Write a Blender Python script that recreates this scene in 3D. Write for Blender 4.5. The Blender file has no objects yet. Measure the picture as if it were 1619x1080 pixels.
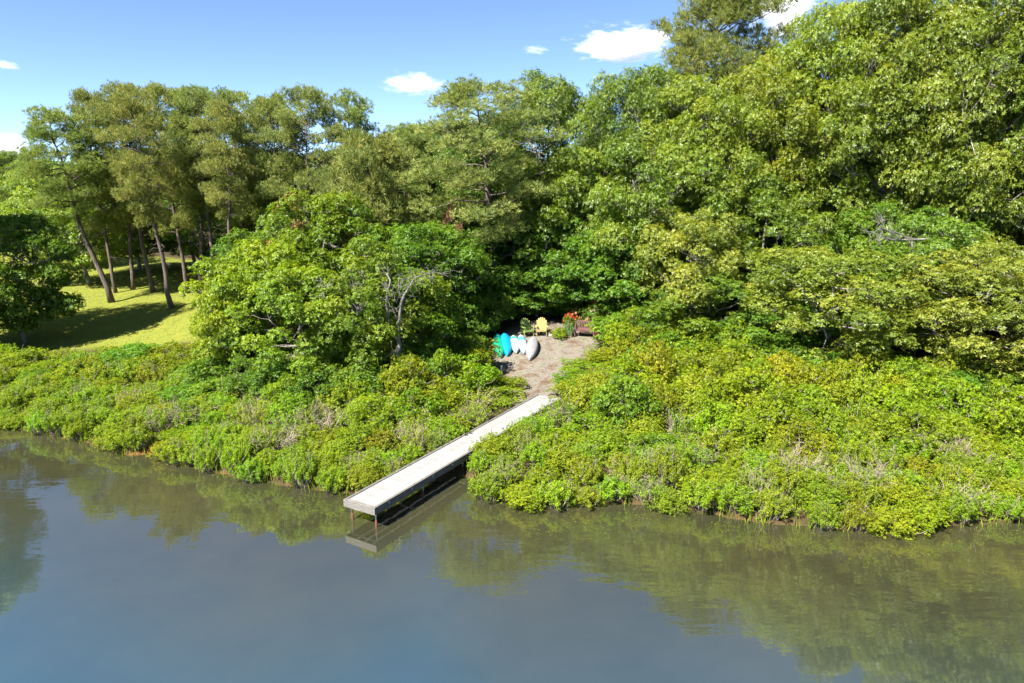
import bpy, math, random
import numpy as np
from mathutils import Vector, Matrix, Euler

random.seed(7)
R_ = math.radians
scene = bpy.context.scene
COL = scene.collection

# ------------------------------------------------------------------ camera
CAM_H, PITCH, F = 10.0, R_(12.5), 1079.0
cam_d = bpy.data.cameras.new('camera')
cam_d.sensor_width = 36.0
cam_d.lens = 24.0
cam_d.clip_start = 0.1
cam_d.clip_end = 30000
cam = bpy.data.objects.new('camera', cam_d)
COL.objects.link(cam)
cam.location = (0, 0, CAM_H)
cam.rotation_euler = (R_(90) - PITCH, 0, 0)
scene.camera = cam

# ------------------------------------------------------------------ sky, sun, exposure
SUN = Vector((-0.46, -0.46, 0.76)).normalized()          # direction towards the sun
elev = math.asin(SUN.z)
azim = math.atan2(SUN.x, SUN.y)                           # clockwise from +Y
world = bpy.data.worlds.new('World')
scene.world = world
world.use_nodes = True
wn = world.node_tree.nodes
wl = world.node_tree.links
bg = wn['Background']
sky = wn.new('ShaderNodeTexSky')
sky.sky_type = 'NISHITA'
sky.sun_disc = False
sky.sun_elevation = elev
sky.sun_rotation = azim
sky.altitude = 0
sky.air_density = 0.45
sky.dust_density = 0.05
sky.ozone_density = 3.0
wl.new(sky.outputs['Color'], bg.inputs['Color'])
bg.inputs['Strength'].default_value = 0.08
sun_d = bpy.data.lights.new('sun', 'SUN')
sun_d.energy = 5.0
sun_d.angle = R_(0.53)
sun_d.color = (1.0, 0.955, 0.88)
sun = bpy.data.objects.new('sun', sun_d)
COL.objects.link(sun)
sun.rotation_euler = (-SUN).to_track_quat('-Z', 'Y').to_euler()
sun.location = SUN * 80
vs = scene.view_settings
vs.view_transform = 'Standard'
vs.look = 'None'
vs.exposure = 1.95
vs.gamma = 1.0
cy = scene.cycles
cy.max_bounces = 8
cy.diffuse_bounces = 6
cy.glossy_bounces = 3
cy.transmission_bounces = 5
cy.transparent_max_bounces = 8
cy.volume_bounces = 4
cy.sample_clamp_indirect = 6.0
cy.caustics_reflective = False
cy.caustics_refractive = False

# ------------------------------------------------------------------ survey: photograph to place
CT, ST = math.cos(PITCH), math.sin(PITCH)


def at(px, py, Y):
    u, v = (px - 809.5) / F, (py - 540) / F
    t = Y / (CT - v * ST)
    return Vector((u * t, Y, CAM_H - t * (ST + v * CT)))


def plane(px, py, z=0.0):
    u, v = (px - 809.5) / F, (py - 540) / F
    t = (CAM_H - z) / (ST + v * CT)
    return Vector((u * t, t * (CT - v * ST), z))


# ------------------------------------------------------------------ mesh helpers
def mesh_np(name, V, faces, mats, tint=None, smooth=False, tris=None):
    """V (n,3); faces (m,4) quads and/or tris (k,3)."""
    me = bpy.data.meshes.new(name)
    V = np.asarray(V, np.float32)
    faces = np.zeros((0, 4), np.int32) if faces is None else np.asarray(faces, np.int32).reshape(-1, 4)
    tr = np.zeros((0, 3), np.int32) if tris is None else np.asarray(tris, np.int32).reshape(-1, 3)
    me.vertices.add(len(V))
    me.vertices.foreach_set('co', V.ravel())
    loops = np.concatenate([faces.ravel(), tr.ravel()]).astype(np.int32)
    me.loops.add(len(loops))
    me.loops.foreach_set('vertex_index', loops)
    npoly = len(faces) + len(tr)
    me.polygons.add(npoly)
    st = np.concatenate([np.arange(len(faces)) * 4, len(faces) * 4 + np.arange(len(tr)) * 3]).astype(np.int32)
    me.polygons.foreach_set('loop_start', st)
    me.polygons.foreach_set('use_smooth', np.full(npoly, bool(smooth)))
    for m in (mats if isinstance(mats, (list, tuple)) else [mats]):
        me.materials.append(m)
    if tint is not None:
        a = me.attributes.new('tint', 'FLOAT', 'POINT')
        a.data.foreach_set('value', np.asarray(tint, np.float32))
    me.update(calc_edges=True)
    return me


class Build:
    """Collects boxes, tubes and quads for ONE mesh."""

    def __init__(self):
        self.v, self.q, self.t, self.n = [], [], [], 0

    def add(self, V, Q=None, T=None):
        V = np.asarray(V, float).reshape(-1, 3)
        if Q is not None and len(Q):
            self.q.append(np.asarray(Q, int).reshape(-1, 4) + self.n)
        if T is not None and len(T):
            self.t.append(np.asarray(T, int).reshape(-1, 3) + self.n)
        self.v.append(V)
        self.n += len(V)
        return self

    def box(self, c, s, rot=None, taper=1.0):
        c = np.array(c, float)
        h = np.array(s, float) / 2
        V = np.array([[x, y, z] for z in (-1, 1) for y in (-1, 1) for x in (-1, 1)], float)
        k = np.where(V[:, 2:3] > 0, taper, 1.0)
        V = V * h
        V[:, :2] *= k
        if rot is not None:
            V = V @ np.array(Euler(rot).to_matrix()).T
        return self.add(V + c, [[0, 2, 3, 1], [4, 5, 7, 6], [0, 1, 5, 4], [2, 6, 7, 3], [0, 4, 6, 2], [1, 3, 7, 5]])

    def beam(self, a, b, w, h, up=(0, 0, 1)):
        a, b = np.array(a, float), np.array(b, float)
        d = (b - a) / np.linalg.norm(b - a)
        s = np.cross(d, np.array(up, float))
        s /= np.linalg.norm(s)
        u = np.cross(s, d)
        V = [p + s * sx * w / 2 + u * su * h / 2 for p in (a, b) for su in (-1, 1) for sx in (-1, 1)]
        return self.add(V, [[0, 1, 3, 2], [4, 6, 7, 5], [0, 4, 5, 1], [2, 3, 7, 6], [0, 2, 6, 4], [1, 5, 7, 3]])

    def tube(self, P, r, k=6, cap=True):
        P = np.asarray(P, float)
        n = len(P)
        r = np.broadcast_to(np.asarray(r, float), (n,))
        T = np.gradient(P, axis=0)
        T /= np.linalg.norm(T, axis=1)[:, None] + 1e-9
        ref = np.array([1.0, 0.13, 0.05]) if abs(T[0][2]) > 0.7 else np.array([0.03, 0.1, 1.0])
        S = np.cross(T, ref)
        S /= np.linalg.norm(S, axis=1)[:, None] + 1e-9
        U = np.cross(S, T)
        a = np.arange(k) * 2 * math.pi / k
        V = P[:, None] + r[:, None, None] * (np.cos(a)[None, :, None] * S[:, None] + np.sin(a)[None, :, None] * U[:, None])
        i = np.arange(n - 1)[:, None] * k
        j = np.arange(k)[None]
        j2 = (j + 1) % k
        Q = np.stack([i + j, i + j2, i + k + j2, i + k + j], -1).reshape(-1, 4)
        V = V.reshape(-1, 3)
        T_ = []
        if cap:
            V = np.vstack([V, P[-1:], P[:1]])
            e = n * k
            T_ = [[(n - 1) * k + x, (n - 1) * k + (x + 1) % k, e] for x in range(k)] + [[(x + 1) % k, x, e + 1] for x in range(k)]
        return self.add(V, Q, T_)

    def mesh(self, name, mat, smooth=False):
        V = np.vstack(self.v)
        return mesh_np(name, V, np.vstack(self.q) if self.q else None, mat, None, smooth,
                       np.vstack(self.t) if self.t else None)


def link(name, me, parent=None, loc=None):
    o = bpy.data.objects.new(name, me)
    COL.objects.link(o)
    if parent is not None:
        o.parent = parent
    if loc is not None:
        o.location = loc
    return o


def tag(o, label=None, cat=None, group=None, kind=None):
    if label:
        o['label'] = label
    if cat:
        o['category'] = cat
    if group:
        o['group'] = group
    if kind:
        o['kind'] = kind
    return o


def empty(name, loc, rz=0.0):
    o = bpy.data.objects.new(name, None)
    o.empty_display_size = 0.3
    COL.objects.link(o)
    o.location = loc
    o.rotation_euler = (0, 0, rz)
    return o


# ------------------------------------------------------------------ materials
def new_mat(name):
    m = bpy.data.materials.new(name)
    m.use_nodes = True
    nt = m.node_tree
    b = nt.nodes['Principled BSDF']
    return m, nt, nt.nodes, nt.links, b


def ramp(N, stops):
    r = N.new('ShaderNodeValToRGB')
    e = r.color_ramp.elements
    while len(e) < len(stops):
        e.new(0.5)
    for k, (p, c) in enumerate(stops):
        e[k].position = p
        e[k].color = (*c, 1)
    return r


def noise(N, L, vec, scale, detail=4, rough=0.55):
    n = N.new('ShaderNodeTexNoise')
    n.inputs['Scale'].default_value = scale
    n.inputs['Detail'].default_value = detail
    n.inputs['Roughness'].default_value = rough
    if vec is not None:
        L.new(vec, n.inputs['Vector'])
    return n


def mixrgb(N, L, fac, a, b, mode='MIX'):
    m = N.new('ShaderNodeMix')
    m.data_type = 'RGBA'
    m.blend_type = mode
    for sock, val in ((m.inputs[0], fac), (m.inputs[6], a), (m.inputs[7], b)):
        if isinstance(val, (int, float)):
            sock.default_value = val
        elif isinstance(val, tuple):
            sock.default_value = (*val, 1)
        else:
            L.new(val, sock)
    return m.outputs[2]


def leaf_material(name, c_old, c_mid, c_new, gloss=0.35, rough=0.42, trans=0.34, tcol=(1.25, 1.15, 0.45)):
    """Leaf blade: per-leaf colour from the tint attribute, times the tree's own colour."""
    m, nt, N, L, b = new_mat(name)
    at_ = N.new('ShaderNodeAttribute')
    at_.attribute_name = 'tint'
    rp = ramp(N, [(0.0, c_old), (0.5, c_mid), (1.0, c_new)])
    L.new(at_.outputs['Fac'], rp.inputs[0])
    oi = N.new('ShaderNodeObjectInfo')
    col = mixrgb(N, L, 1.0, rp.outputs[0], oi.outputs['Color'], 'MULTIPLY')
    L.new(col, b.inputs['Base Color'])
    b.inputs['Roughness'].default_value = rough
    b.inputs['Specular IOR Level'].default_value = gloss
    tr = N.new('ShaderNodeBsdfTranslucent')
    tc = mixrgb(N, L, 1.0, col, tcol, 'MULTIPLY')
    L.new(tc, tr.inputs['Color'])
    mx = N.new('ShaderNodeMixShader')
    mx.inputs[0].default_value = trans
    L.new(b.outputs[0], mx.inputs[1])
    L.new(tr.outputs[0], mx.inputs[2])
    L.new(mx.outputs[0], N['Material Output'].inputs['Surface'])
    return m


def bark_material(name, dark, light, scale=9.0, stretch=0.25):
    m, nt, N, L, b = new_mat(name)
    tc = N.new('ShaderNodeTexCoord')
    mp = N.new('ShaderNodeMapping')
    mp.inputs['Scale'].default_value = (1, 1, stretch)
    L.new(tc.outputs['Object'], mp.inputs['Vector'])
    n1 = noise(N, L, mp.outputs[0], scale, 6, 0.65)
    rp = ramp(N, [(0.3, dark), (0.7, light)])
    L.new(n1.outputs[0], rp.inputs[0])
    L.new(rp.outputs[0], b.inputs['Base Color'])
    b.inputs['Roughness'].default_value = 0.95
    b.inputs['Specular IOR Level'].default_value = 0.15
    bp = N.new('ShaderNodeBump')
    bp.inputs['Strength'].default_value = 0.8
    bp.inputs['Distance'].default_value = 0.04
    L.new(n1.outputs[0], bp.inputs['Height'])
    L.new(bp.outputs[0], b.inputs['Normal'])
    return m


def plain_material(name, col, rough=0.6, spec=0.4, vary=0.15, scale=6.0, metal=0.0, bump=0.0):
    m, nt, N, L, b = new_mat(name)
    tc = N.new('ShaderNodeTexCoord')
    n1 = noise(N, L, tc.outputs['Object'], scale, 5, 0.6)
    lo = tuple(c * (1 - vary) for c in col)
    hi = tuple(min(1, c * (1 + vary)) for c in col)
    rp = ramp(N, [(0.3, lo), (0.7, hi)])
    L.new(n1.outputs[0], rp.inputs[0])
    L.new(rp.outputs[0], b.inputs['Base Color'])
    b.inputs['Roughness'].default_value = rough
    b.inputs['Specular IOR Level'].default_value = spec
    b.inputs['Metallic'].default_value = metal
    if bump:
        bp = N.new('ShaderNodeBump')
        bp.inputs['Strength'].default_value = bump
        bp.inputs['Distance'].default_value = 0.01
        L.new(n1.outputs[0], bp.inputs['Height'])
        L.new(bp.outputs[0], b.inputs['Normal'])
    return m


M = {}
M['oak'] = leaf_material('oak_leaf', (0.080, 0.132, 0.014), (0.146, 0.208, 0.018), (0.228, 0.264, 0.028), gloss=0.5, rough=0.45, trans=0.44)
M['maple'] = leaf_material('broad_leaf', (0.064, 0.128, 0.012), (0.116, 0.196, 0.014), (0.185, 0.25, 0.018), gloss=0.38, rough=0.48, trans=0.45)
M['needle'] = leaf_material('pine_needle', (0.105, 0.142, 0.030), (0.175, 0.205, 0.042), (0.26, 0.265, 0.060), gloss=0.2, rough=0.55, trans=0.36, tcol=(1.1, 1.0, 0.6))
M['shrub'] = leaf_material('shrub_leaf', (0.120, 0.190, 0.008), (0.208, 0.280, 0.010), (0.300, 0.350, 0.016), gloss=0.25, rough=0.5, trans=0.44)
M['rust_needle'] = leaf_material('dead_needle', (0.16, 0.07, 0.03), (0.25, 0.11, 0.045), (0.32, 0.16, 0.07), trans=0.15, tcol=(1, 1, 1))
M['petal'] = leaf_material('petal', (0.8, 0.8, 0.8), (0.9, 0.9, 0.9), (1, 1, 1), trans=0.35, tcol=(1, 1, 1))
M['pine_bark'] = bark_material('pine_bark', (0.05, 0.04, 0.034), (0.17, 0.135, 0.11))
M['oak_bark'] = bark_material('oak_bark', (0.10, 0.09, 0.078), (0.30, 0.275, 0.24))
M['grey_bark'] = bark_material('grey_bark', (0.085, 0.078, 0.068), (0.21, 0.198, 0.175), 6.0, 0.5)
M['twig'] = bark_material('twig_bark', (0.16, 0.13, 0.10), (0.32, 0.27, 0.22), 14.0)
M['dead_twig'] = bark_material('dead_twig', (0.17, 0.135, 0.095), (0.34, 0.28, 0.205), 14.0)

# ------------------------------------------------------------------ terrain shape
SH = [(-900, 640), (-420, 648), (-200, 655), (-80, 664), (0, 676), (60, 692), (130, 704), (205, 727), (240, 722), (262, 724), (290, 741), (370, 760), (470, 776),
      (545, 787), (640, 778), (735, 757), (765, 792), (850, 806), (960, 799), (1080, 812), (1200, 832), (1330, 843), (1420, 841), (1619, 832), (1800, 826), (2200, 815)]
SHW = [plane(px, py - 6, 0.0) for px, py in SH]
shx = np.array([-400.0] + [p.x for p in SHW] + [400.0])
shy = np.array([SHW[0].y + 60] + [p.y for p in SHW] + [SHW[-1].y + 20])


def shore(x):
    return np.interp(x, shx, shy)


def smooth(a, b, x):
    t = np.clip((np.asarray(x, float) - a) / (b - a), 0, 1)
    return t * t * (3 - 2 * t)


def height(x, y):
    x = np.asarray(x, float)
    y = np.asarray(y, float)
    d = y - shore(x)
    land = 0.12 + 0.25 * smooth(0, 2.0, d) + 0.18 * smooth(2.0, 9.0, d) + 1.30 * smooth(9, 22, d) + 0.9 * smooth(19, 34, d)
    land = land + 1.4 * smooth(6, 22, x) * smooth(10, 30, d) + 0.012 * np.clip(d - 30, 0, 400)
    land = land + 0.10 * np.sin(x * 0.37 + 1.1) * np.cos(y * 0.29) * smooth(2, 6, d)
    water = -0.10 - 0.13 * np.clip(-d, 0, 8) - 0.01 * np.clip(-d - 8, 0, 60)
    k = smooth(-0.25, 0.25, d)
    return water * (1 - k) + land * k


def hz(x, y):
    return float(height(x, y))


def ground(px, py):
    z = 1.0
    for _ in range(12):
        p = plane(px, py, z)
        z = hz(p.x, p.y)
    return plane(px, py, z)


CLEAR = [ground(*p) for p in ((822, 640), (812, 612), (795, 588), (757, 566), (752, 552), (790, 540), (812, 524), (850, 512), (905, 505), (948, 516), (960, 536), (920, 556), (902, 590), (880, 622), (858, 650))]
CLX = np.array([p.x for p in CLEAR])
CLY = np.array([p.y for p in CLEAR])


def poly_signed(x, y, PX, PY):
    """Distance to a polygon: negative inside."""
    x = np.asarray(x, float)
    y = np.asarray(y, float)
    best = np.full(x.shape, 1e9)
    inside = np.zeros(x.shape, bool)
    n = len(PX)
    for i in range(n):
        ax, ay, bx, by = PX[i], PY[i], PX[(i + 1) % n], PY[(i + 1) % n]
        dx, dy = bx - ax, by - ay
        t = np.clip(((x - ax) * dx + (y - ay) * dy) / (dx * dx + dy * dy), 0, 1)
        best = np.minimum(best, np.hypot(x - ax - t * dx, y - ay - t * dy))
        c = ((ay > y) != (by > y)) & (x < (bx - ax) * (y - ay) / (by - ay + 1e-12) + ax)
        inside ^= c
    return np.where(inside, -best, best)


LAWN = [ground(*p) for p in ((-500, 560), (0, 556), (150, 552), (240, 548), (330, 536), (420, 470), (420, 440), (330, 412), (220, 404), (100, 400), (-200, 400), (-700, 430))]
LWX = np.array([p.x for p in LAWN])
LWY = np.array([p.y for p in LAWN])

# ------------------------------------------------------------------ ground sheet
def axis(breaks):
    out = []
    for a, b, s in breaks:
        out += list(np.arange(a, b, s))
    return np.array(out + [breaks[-1][1]], float)


gx = axis([(-4000, -400, 300), (-400, -60, 20), (-60, -34, 1.5), (-34, 30, 0.4), (30, 60, 1.5), (60, 400, 20), (400, 4000, 300)])
gy = axis([(-4000, -400, 300), (-400, -40, 20), (-40, 12, 2.0), (12, 46, 0.35), (46, 90, 1.2), (90, 400, 10), (400, 6000, 280)])
GX, GY = np.meshgrid(gx, gy)
GZ = height(GX, GY)
rng = np.random.default_rng(3)
GZ += rng.normal(0, 0.012, GZ.shape) * (GX > -34) * (GX < 30) * (GY > 12) * (GY < 46)
nx, ny = len(gx), len(gy)
I = (np.arange(ny - 1)[:, None] * nx + np.arange(nx - 1)[None]).ravel()
Q = np.stack([I, I + 1, I + 1 + nx, I + nx], 1)
dirt = 1 - smooth(-0.3, 0.9, poly_signed(GX.ravel(), GY.ravel(), CLX, CLY))
lawn = 1 - smooth(-0.6, 0.8, poly_signed(GX.ravel(), GY.ravel(), LWX, LWY))
under = 1 - smooth(-0.12, -0.03, GZ.ravel())
_o = ground(252, 726)
rusty = np.exp(-(((GX.ravel() - _o.x) / 1.0) ** 2 + ((GY.ravel() - _o.y) / 0.7) ** 2))


def ground_material():
    m, nt, N, L, b = new_mat('ground_cover')
    tc = N.new('ShaderNodeTexCoord')
    P = tc.outputs['Object']

    def attr(n):
        a = N.new('ShaderNodeAttribute')
        a.attribute_name = n
        return a.outputs['Fac']
    big = noise(N, L, P, 0.35, 5)
    mid = noise(N, L, P, 1.3, 6, 0.65)
    fine = noise(N, L, P, 11.0, 4, 0.7)
    # woodland litter
    litter = ramp(N, [(0.3, (0.022, 0.017, 0.010)), (0.6, (0.060, 0.044, 0.024)), (0.8, (0.11, 0.08, 0.045))])
    L.new(fine.outputs[0], litter.inputs[0])
    # lawn
    lw = ramp(N, [(0.26, (0.20, 0.165, 0.055)), (0.38, (0.170, 0.180, 0.030)), (0.60, (0.140, 0.162, 0.030)), (0.8, (0.160, 0.180, 0.026))])
    L.new(mid.outputs[0], lw.inputs[0])
    lf = ramp(N, [(0.25, (0.72, 0.75, 0.6)), (0.75, (1.2, 1.15, 1.15))])
    L.new(fine.outputs[0], lf.inputs[0])
    lawnc = mixrgb(N, L, 1.0, lw.outputs[0], lf.outputs[0], 'MULTIPLY')
    # bare clearing: grey tan mulch, pine straw, thin grass
    dr = ramp(N, [(0.30, (0.105, 0.066, 0.040)), (0.42, (0.130, 0.102, 0.074)), (0.54, (0.180, 0.160, 0.138)), (0.68, (0.105, 0.115, 0.040))])
    L.new(mid.outputs[0], dr.inputs[0])
    df = ramp(N, [(0.3, (0.55, 0.52, 0.5)), (0.55, (1.0, 1.0, 1.0)), (0.75, (1.3, 1.28, 1.2))])
    L.new(fine.outputs[0], df.inputs[0])
    dirtc = mixrgb(N, L, 1.0, dr.outputs[0], df.outputs[0], 'MULTIPLY')
    # pond bed
    ub = ramp(N, [(0.40, (0.060, 0.050, 0.020)), (0.55, (0.11, 0.075, 0.027)), (0.66, (0.16, 0.085, 0.028)), (0.78, (0.23, 0.105, 0.028))])
    nb = noise(N, L, P, 0.55, 5, 0.6)
    L.new(nb.outputs[0], ub.inputs[0])

    def wob(f, k):
        a = N.new('ShaderNodeMath')
        a.operation = 'MULTIPLY_ADD'
        L.new(big.outputs[0], a.inputs[0])
        a.inputs[1].default_value = k
        a.inputs[2].default_value = -k / 2
        s = N.new('ShaderNodeMath')
        s.operation = 'ADD'
        s.use_clamp = True
        L.new(f, s.inputs[0])
        L.new(a.outputs[0], s.inputs[1])
        return s.outputs[0]
    c = mixrgb(N, L, attr('lawn'), litter.outputs[0], lawnc)
    c = mixrgb(N, L, attr('dirt'), c, dirtc)
    c = mixrgb(N, L, attr('under'), c, ub.outputs[0])
    c = mixrgb(N, L, attr('rusty'), c, (0.20, 0.078, 0.02))
    L.new(c, b.inputs['Base Color'])
    b.inputs['Roughness'].default_value = 1.0
    b.inputs['Specular IOR Level'].default_value = 0.05
    bp = N.new('ShaderNodeBump')
    bp.inputs['Strength'].default_value = 0.7
    bp.inputs['Distance'].default_value = 0.05
    L.new(fine.outputs[0], bp.inputs['Height'])
    L.new(bp.outputs[0], b.inputs['Normal'])
    return m


gme = mesh_np('ground', np.stack([GX.ravel(), GY.ravel(), GZ.ravel()], 1), Q, ground_material(), None, True)
for nm, arr in (('dirt', dirt), ('lawn', lawn), ('under', under), ('rusty', rusty)):
    a = gme.attributes.new(nm, 'FLOAT', 'POINT')
    a.data.foreach_set('value', np.asarray(arr, np.float32))
tag(link('ground', gme), kind='structure')


# ------------------------------------------------------------------ water
def water_material():
    m, nt, N, L, b = new_mat('pond_water')
    N.remove(b)
    tc = N.new('ShaderNodeTexCoord')
    mp = N.new('ShaderNodeMapping')
    mp.inputs['Rotation'].default_value = (0, 0, R_(-20))
    mp.inputs['Scale'].default_value = (0.8, 2.2, 1)
    L.new(tc.outputs['Object'], mp.inputs['Vector'])
    n1 = noise(N, L, mp.outputs[0], 1.1, 3, 0.5)
    n2 = noise(N, L, mp.outputs[0], 0.16, 3, 0.5)
    mul = N.new('ShaderNodeMath')
    mul.operation = 'MULTIPLY'
    rp = ramp(N, [(0.35, (0.12, 0.12, 0.12)), (0.65, (1, 1, 1))])
    L.new(n2.outputs[0], rp.inputs[0])
    L.new(n1.outputs[0], mul.inputs[0])
    L.new(rp.outputs[0], mul.inputs[1])
    bp = N.new('ShaderNodeBump')
    bp.inputs['Strength'].default_value = 0.22
    bp.inputs['Distance'].default_value = 0.035
    L.new(mul.outputs[0], bp.inputs['Height'])
    gl = N.new('ShaderNodeBsdfGlossy')
    gl.inputs['Roughness'].default_value = 0.03
    gl.inputs['Color'].default_value = (1, 1, 1, 1)
    L.new(bp.outputs[0], gl.inputs['Normal'])
    fr = N.new('ShaderNodeFresnel')
    fr.inputs['IOR'].default_value = 3.2
    L.new(bp.outputs[0], fr.inputs['Normal'])
    tr = N.new('ShaderNodeBsdfTransparent')
    tr.inputs['Color'].default_value = (0.80, 0.74, 0.50, 1)
    df = N.new('ShaderNodeBsdfDiffuse')
    n3 = noise(N, L, tc.outputs['Object'], 0.25, 4, 0.6)
    rc = ramp(N, [(0.35, (0.052, 0.053, 0.026)), (0.65, (0.070, 0.066, 0.030))])          # peaty shallows
    L.new(n3.outputs[0], rc.inputs[0])
    rd = ramp(N, [(0.35, (0.015, 0.058, 0.088)), (0.65, (0.019, 0.064, 0.092))])          # blue-green offshore water, with reflected sky blue painted in
    L.new(n3.outputs[0], rd.inputs[0])
    dp = N.new('ShaderNodeAttribute')
    dp.attribute_name = 'deep'
    L.new(mixrgb(N, L, dp.outputs['Fac'], rc.outputs[0], rd.outputs[0]), df.inputs['Color'])
    m1 = N.new('ShaderNodeMixShader')
    mf = N.new('ShaderNodeMapRange')                             # the bed shows less offshore, so the painted sky blue stays clear
    mf.inputs['To Min'].default_value = 0.55
    mf.inputs['To Max'].default_value = 0.95
    L.new(dp.outputs['Fac'], mf.inputs['Value'])
    L.new(mf.outputs[0], m1.inputs[0])
    L.new(tr.outputs[0], m1.inputs[1])
    L.new(df.outputs[0], m1.inputs[2])
    m2 = N.new('ShaderNodeMixShader')
    L.new(fr.outputs[0], m2.inputs[0])
    L.new(m1.outputs[0], m2.inputs[1])
    L.new(gl.outputs[0], m2.inputs[2])
    L.new(m2.outputs[0], N['Material Output'].inputs['Surface'])
    return m


wx = axis([(-1200, -60, 60), (-60, 60, 2), (60, 1200, 60)])
wd = np.array([-1500, -300, -80, -30, -20, -16, -13, -11, -9, -7, -5, -3, -1, 1, 3.5])
WV, WD = [], []
for x in wx:
    for q in wd:
        WV.append((x, min(shore(x), 90) + q, 0))
        WD.append(float(smooth(2.5, 15, -q)))  # offshore mask that carries the painted sky blue
nq = len(wd)
I = (np.arange(len(wx) - 1)[:, None] * nq + np.arange(nq - 1)[None]).ravel()
wme = mesh_np('water', WV, np.stack([I, I + nq, I + nq + 1, I + 1], 1), water_material())
wme.attributes.new('deep', 'FLOAT', 'POINT').data.foreach_set('value', np.array(WD, np.float32))
tag(link('water', wme), kind='structure')


# ------------------------------------------------------------------ foliage generators
def unit(v):
    return v / (np.linalg.norm(v, axis=-1, keepdims=True) + 1e-9)


def rosettes(rng, P, A, K, Lm, Wm, spread, droop, fold=0.25, jit=0.25):
    """K folded leaf blades round the axis A at every point P. Returns verts, quads."""
    n = len(P)
    A = unit(A)
    ref = unit(rng.normal(size=(n, 3)))
    S = unit(np.cross(A, ref))
    T = np.cross(A, S)
    ang = (np.arange(K)[None] * 2 * math.pi / K + rng.uniform(0, 6.28, (n, 1)) + rng.normal(0, 0.25, (n, K)))
    el = spread + rng.normal(0, 0.28, (n, K))
    side = np.cos(ang)[..., None] * S[:, None] + np.sin(ang)[..., None] * T[:, None]
    D = unit(np.cos(el)[..., None] * A[:, None] + np.sin(el)[..., None] * side)
    D[..., 2] -= droop
    D = unit(D)
    Wd = unit(np.cross(D, A[:, None] + rng.normal(0, jit, (n, K, 3))))
    Nn = np.cross(Wd, D)
    ln = (Lm * rng.uniform(0.7, 1.25, (n, K)))[..., None]
    wd = (Wm * rng.uniform(0.75, 1.25, (n, K)))[..., None]
    b = P[:, None] + D * ln * 0.08
    mid = b + D * ln * 0.52 + Nn * wd * fold
    tip = b + D * ln - np.array([0, 0, 1.0]) * ln * droop * 0.35
    V = np.stack([b, mid + Wd * wd * 0.5, tip, mid - Wd * wd * 0.5], 2).reshape(-1, 3)
    m = n * K
    Qd = np.arange(m * 4).reshape(m, 4)
    return V, Qd


def clump_leaves(rng, C, rx, rz, n, flat_bottom=-0.55):
    """Points and outward axes over a lumpy dome."""
    d = unit(rng.normal(size=(n * 2, 3)))
    d = d[d[:, 2] > flat_bottom][:n]
    lump = 1 + 0.22 * np.sin(d[:, 0] * 5 + C[0] * 3) * np.cos(d[:, 1] * 5 + C[1] * 3) + 0.1 * np.sin(d[:, 2] * 9 + C[2])
    r = (rng.uniform(0.25, 1.0, len(d)) ** 0.45) * lump
    P = C + d * r[:, None] * np.array([rx, rx, rz])
    A = unit(d * np.array([1, 1, 0.9]) + np.array([0, 0, 0.40]) + rng.normal(0, 0.45, d.shape))
    return P, A


def curve(a, b, rng, n=6, sag=0.0, wob=0.06, ctrl=None):
    a, b = np.array(a, float), np.array(b, float)
    L_ = np.linalg.norm(b - a)
    c = (a + b) / 2 + np.array([0, 0, sag * L_]) if ctrl is None else np.array(ctrl, float)
    t = np.linspace(0, 1, n)[:, None]
    P = (1 - t) ** 2 * a + 2 * t * (1 - t) * c + t ** 2 * b
    w = rng.normal(0, wob * L_, (n, 3)) * np.sin(t * math.pi)
    return P + w


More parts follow.
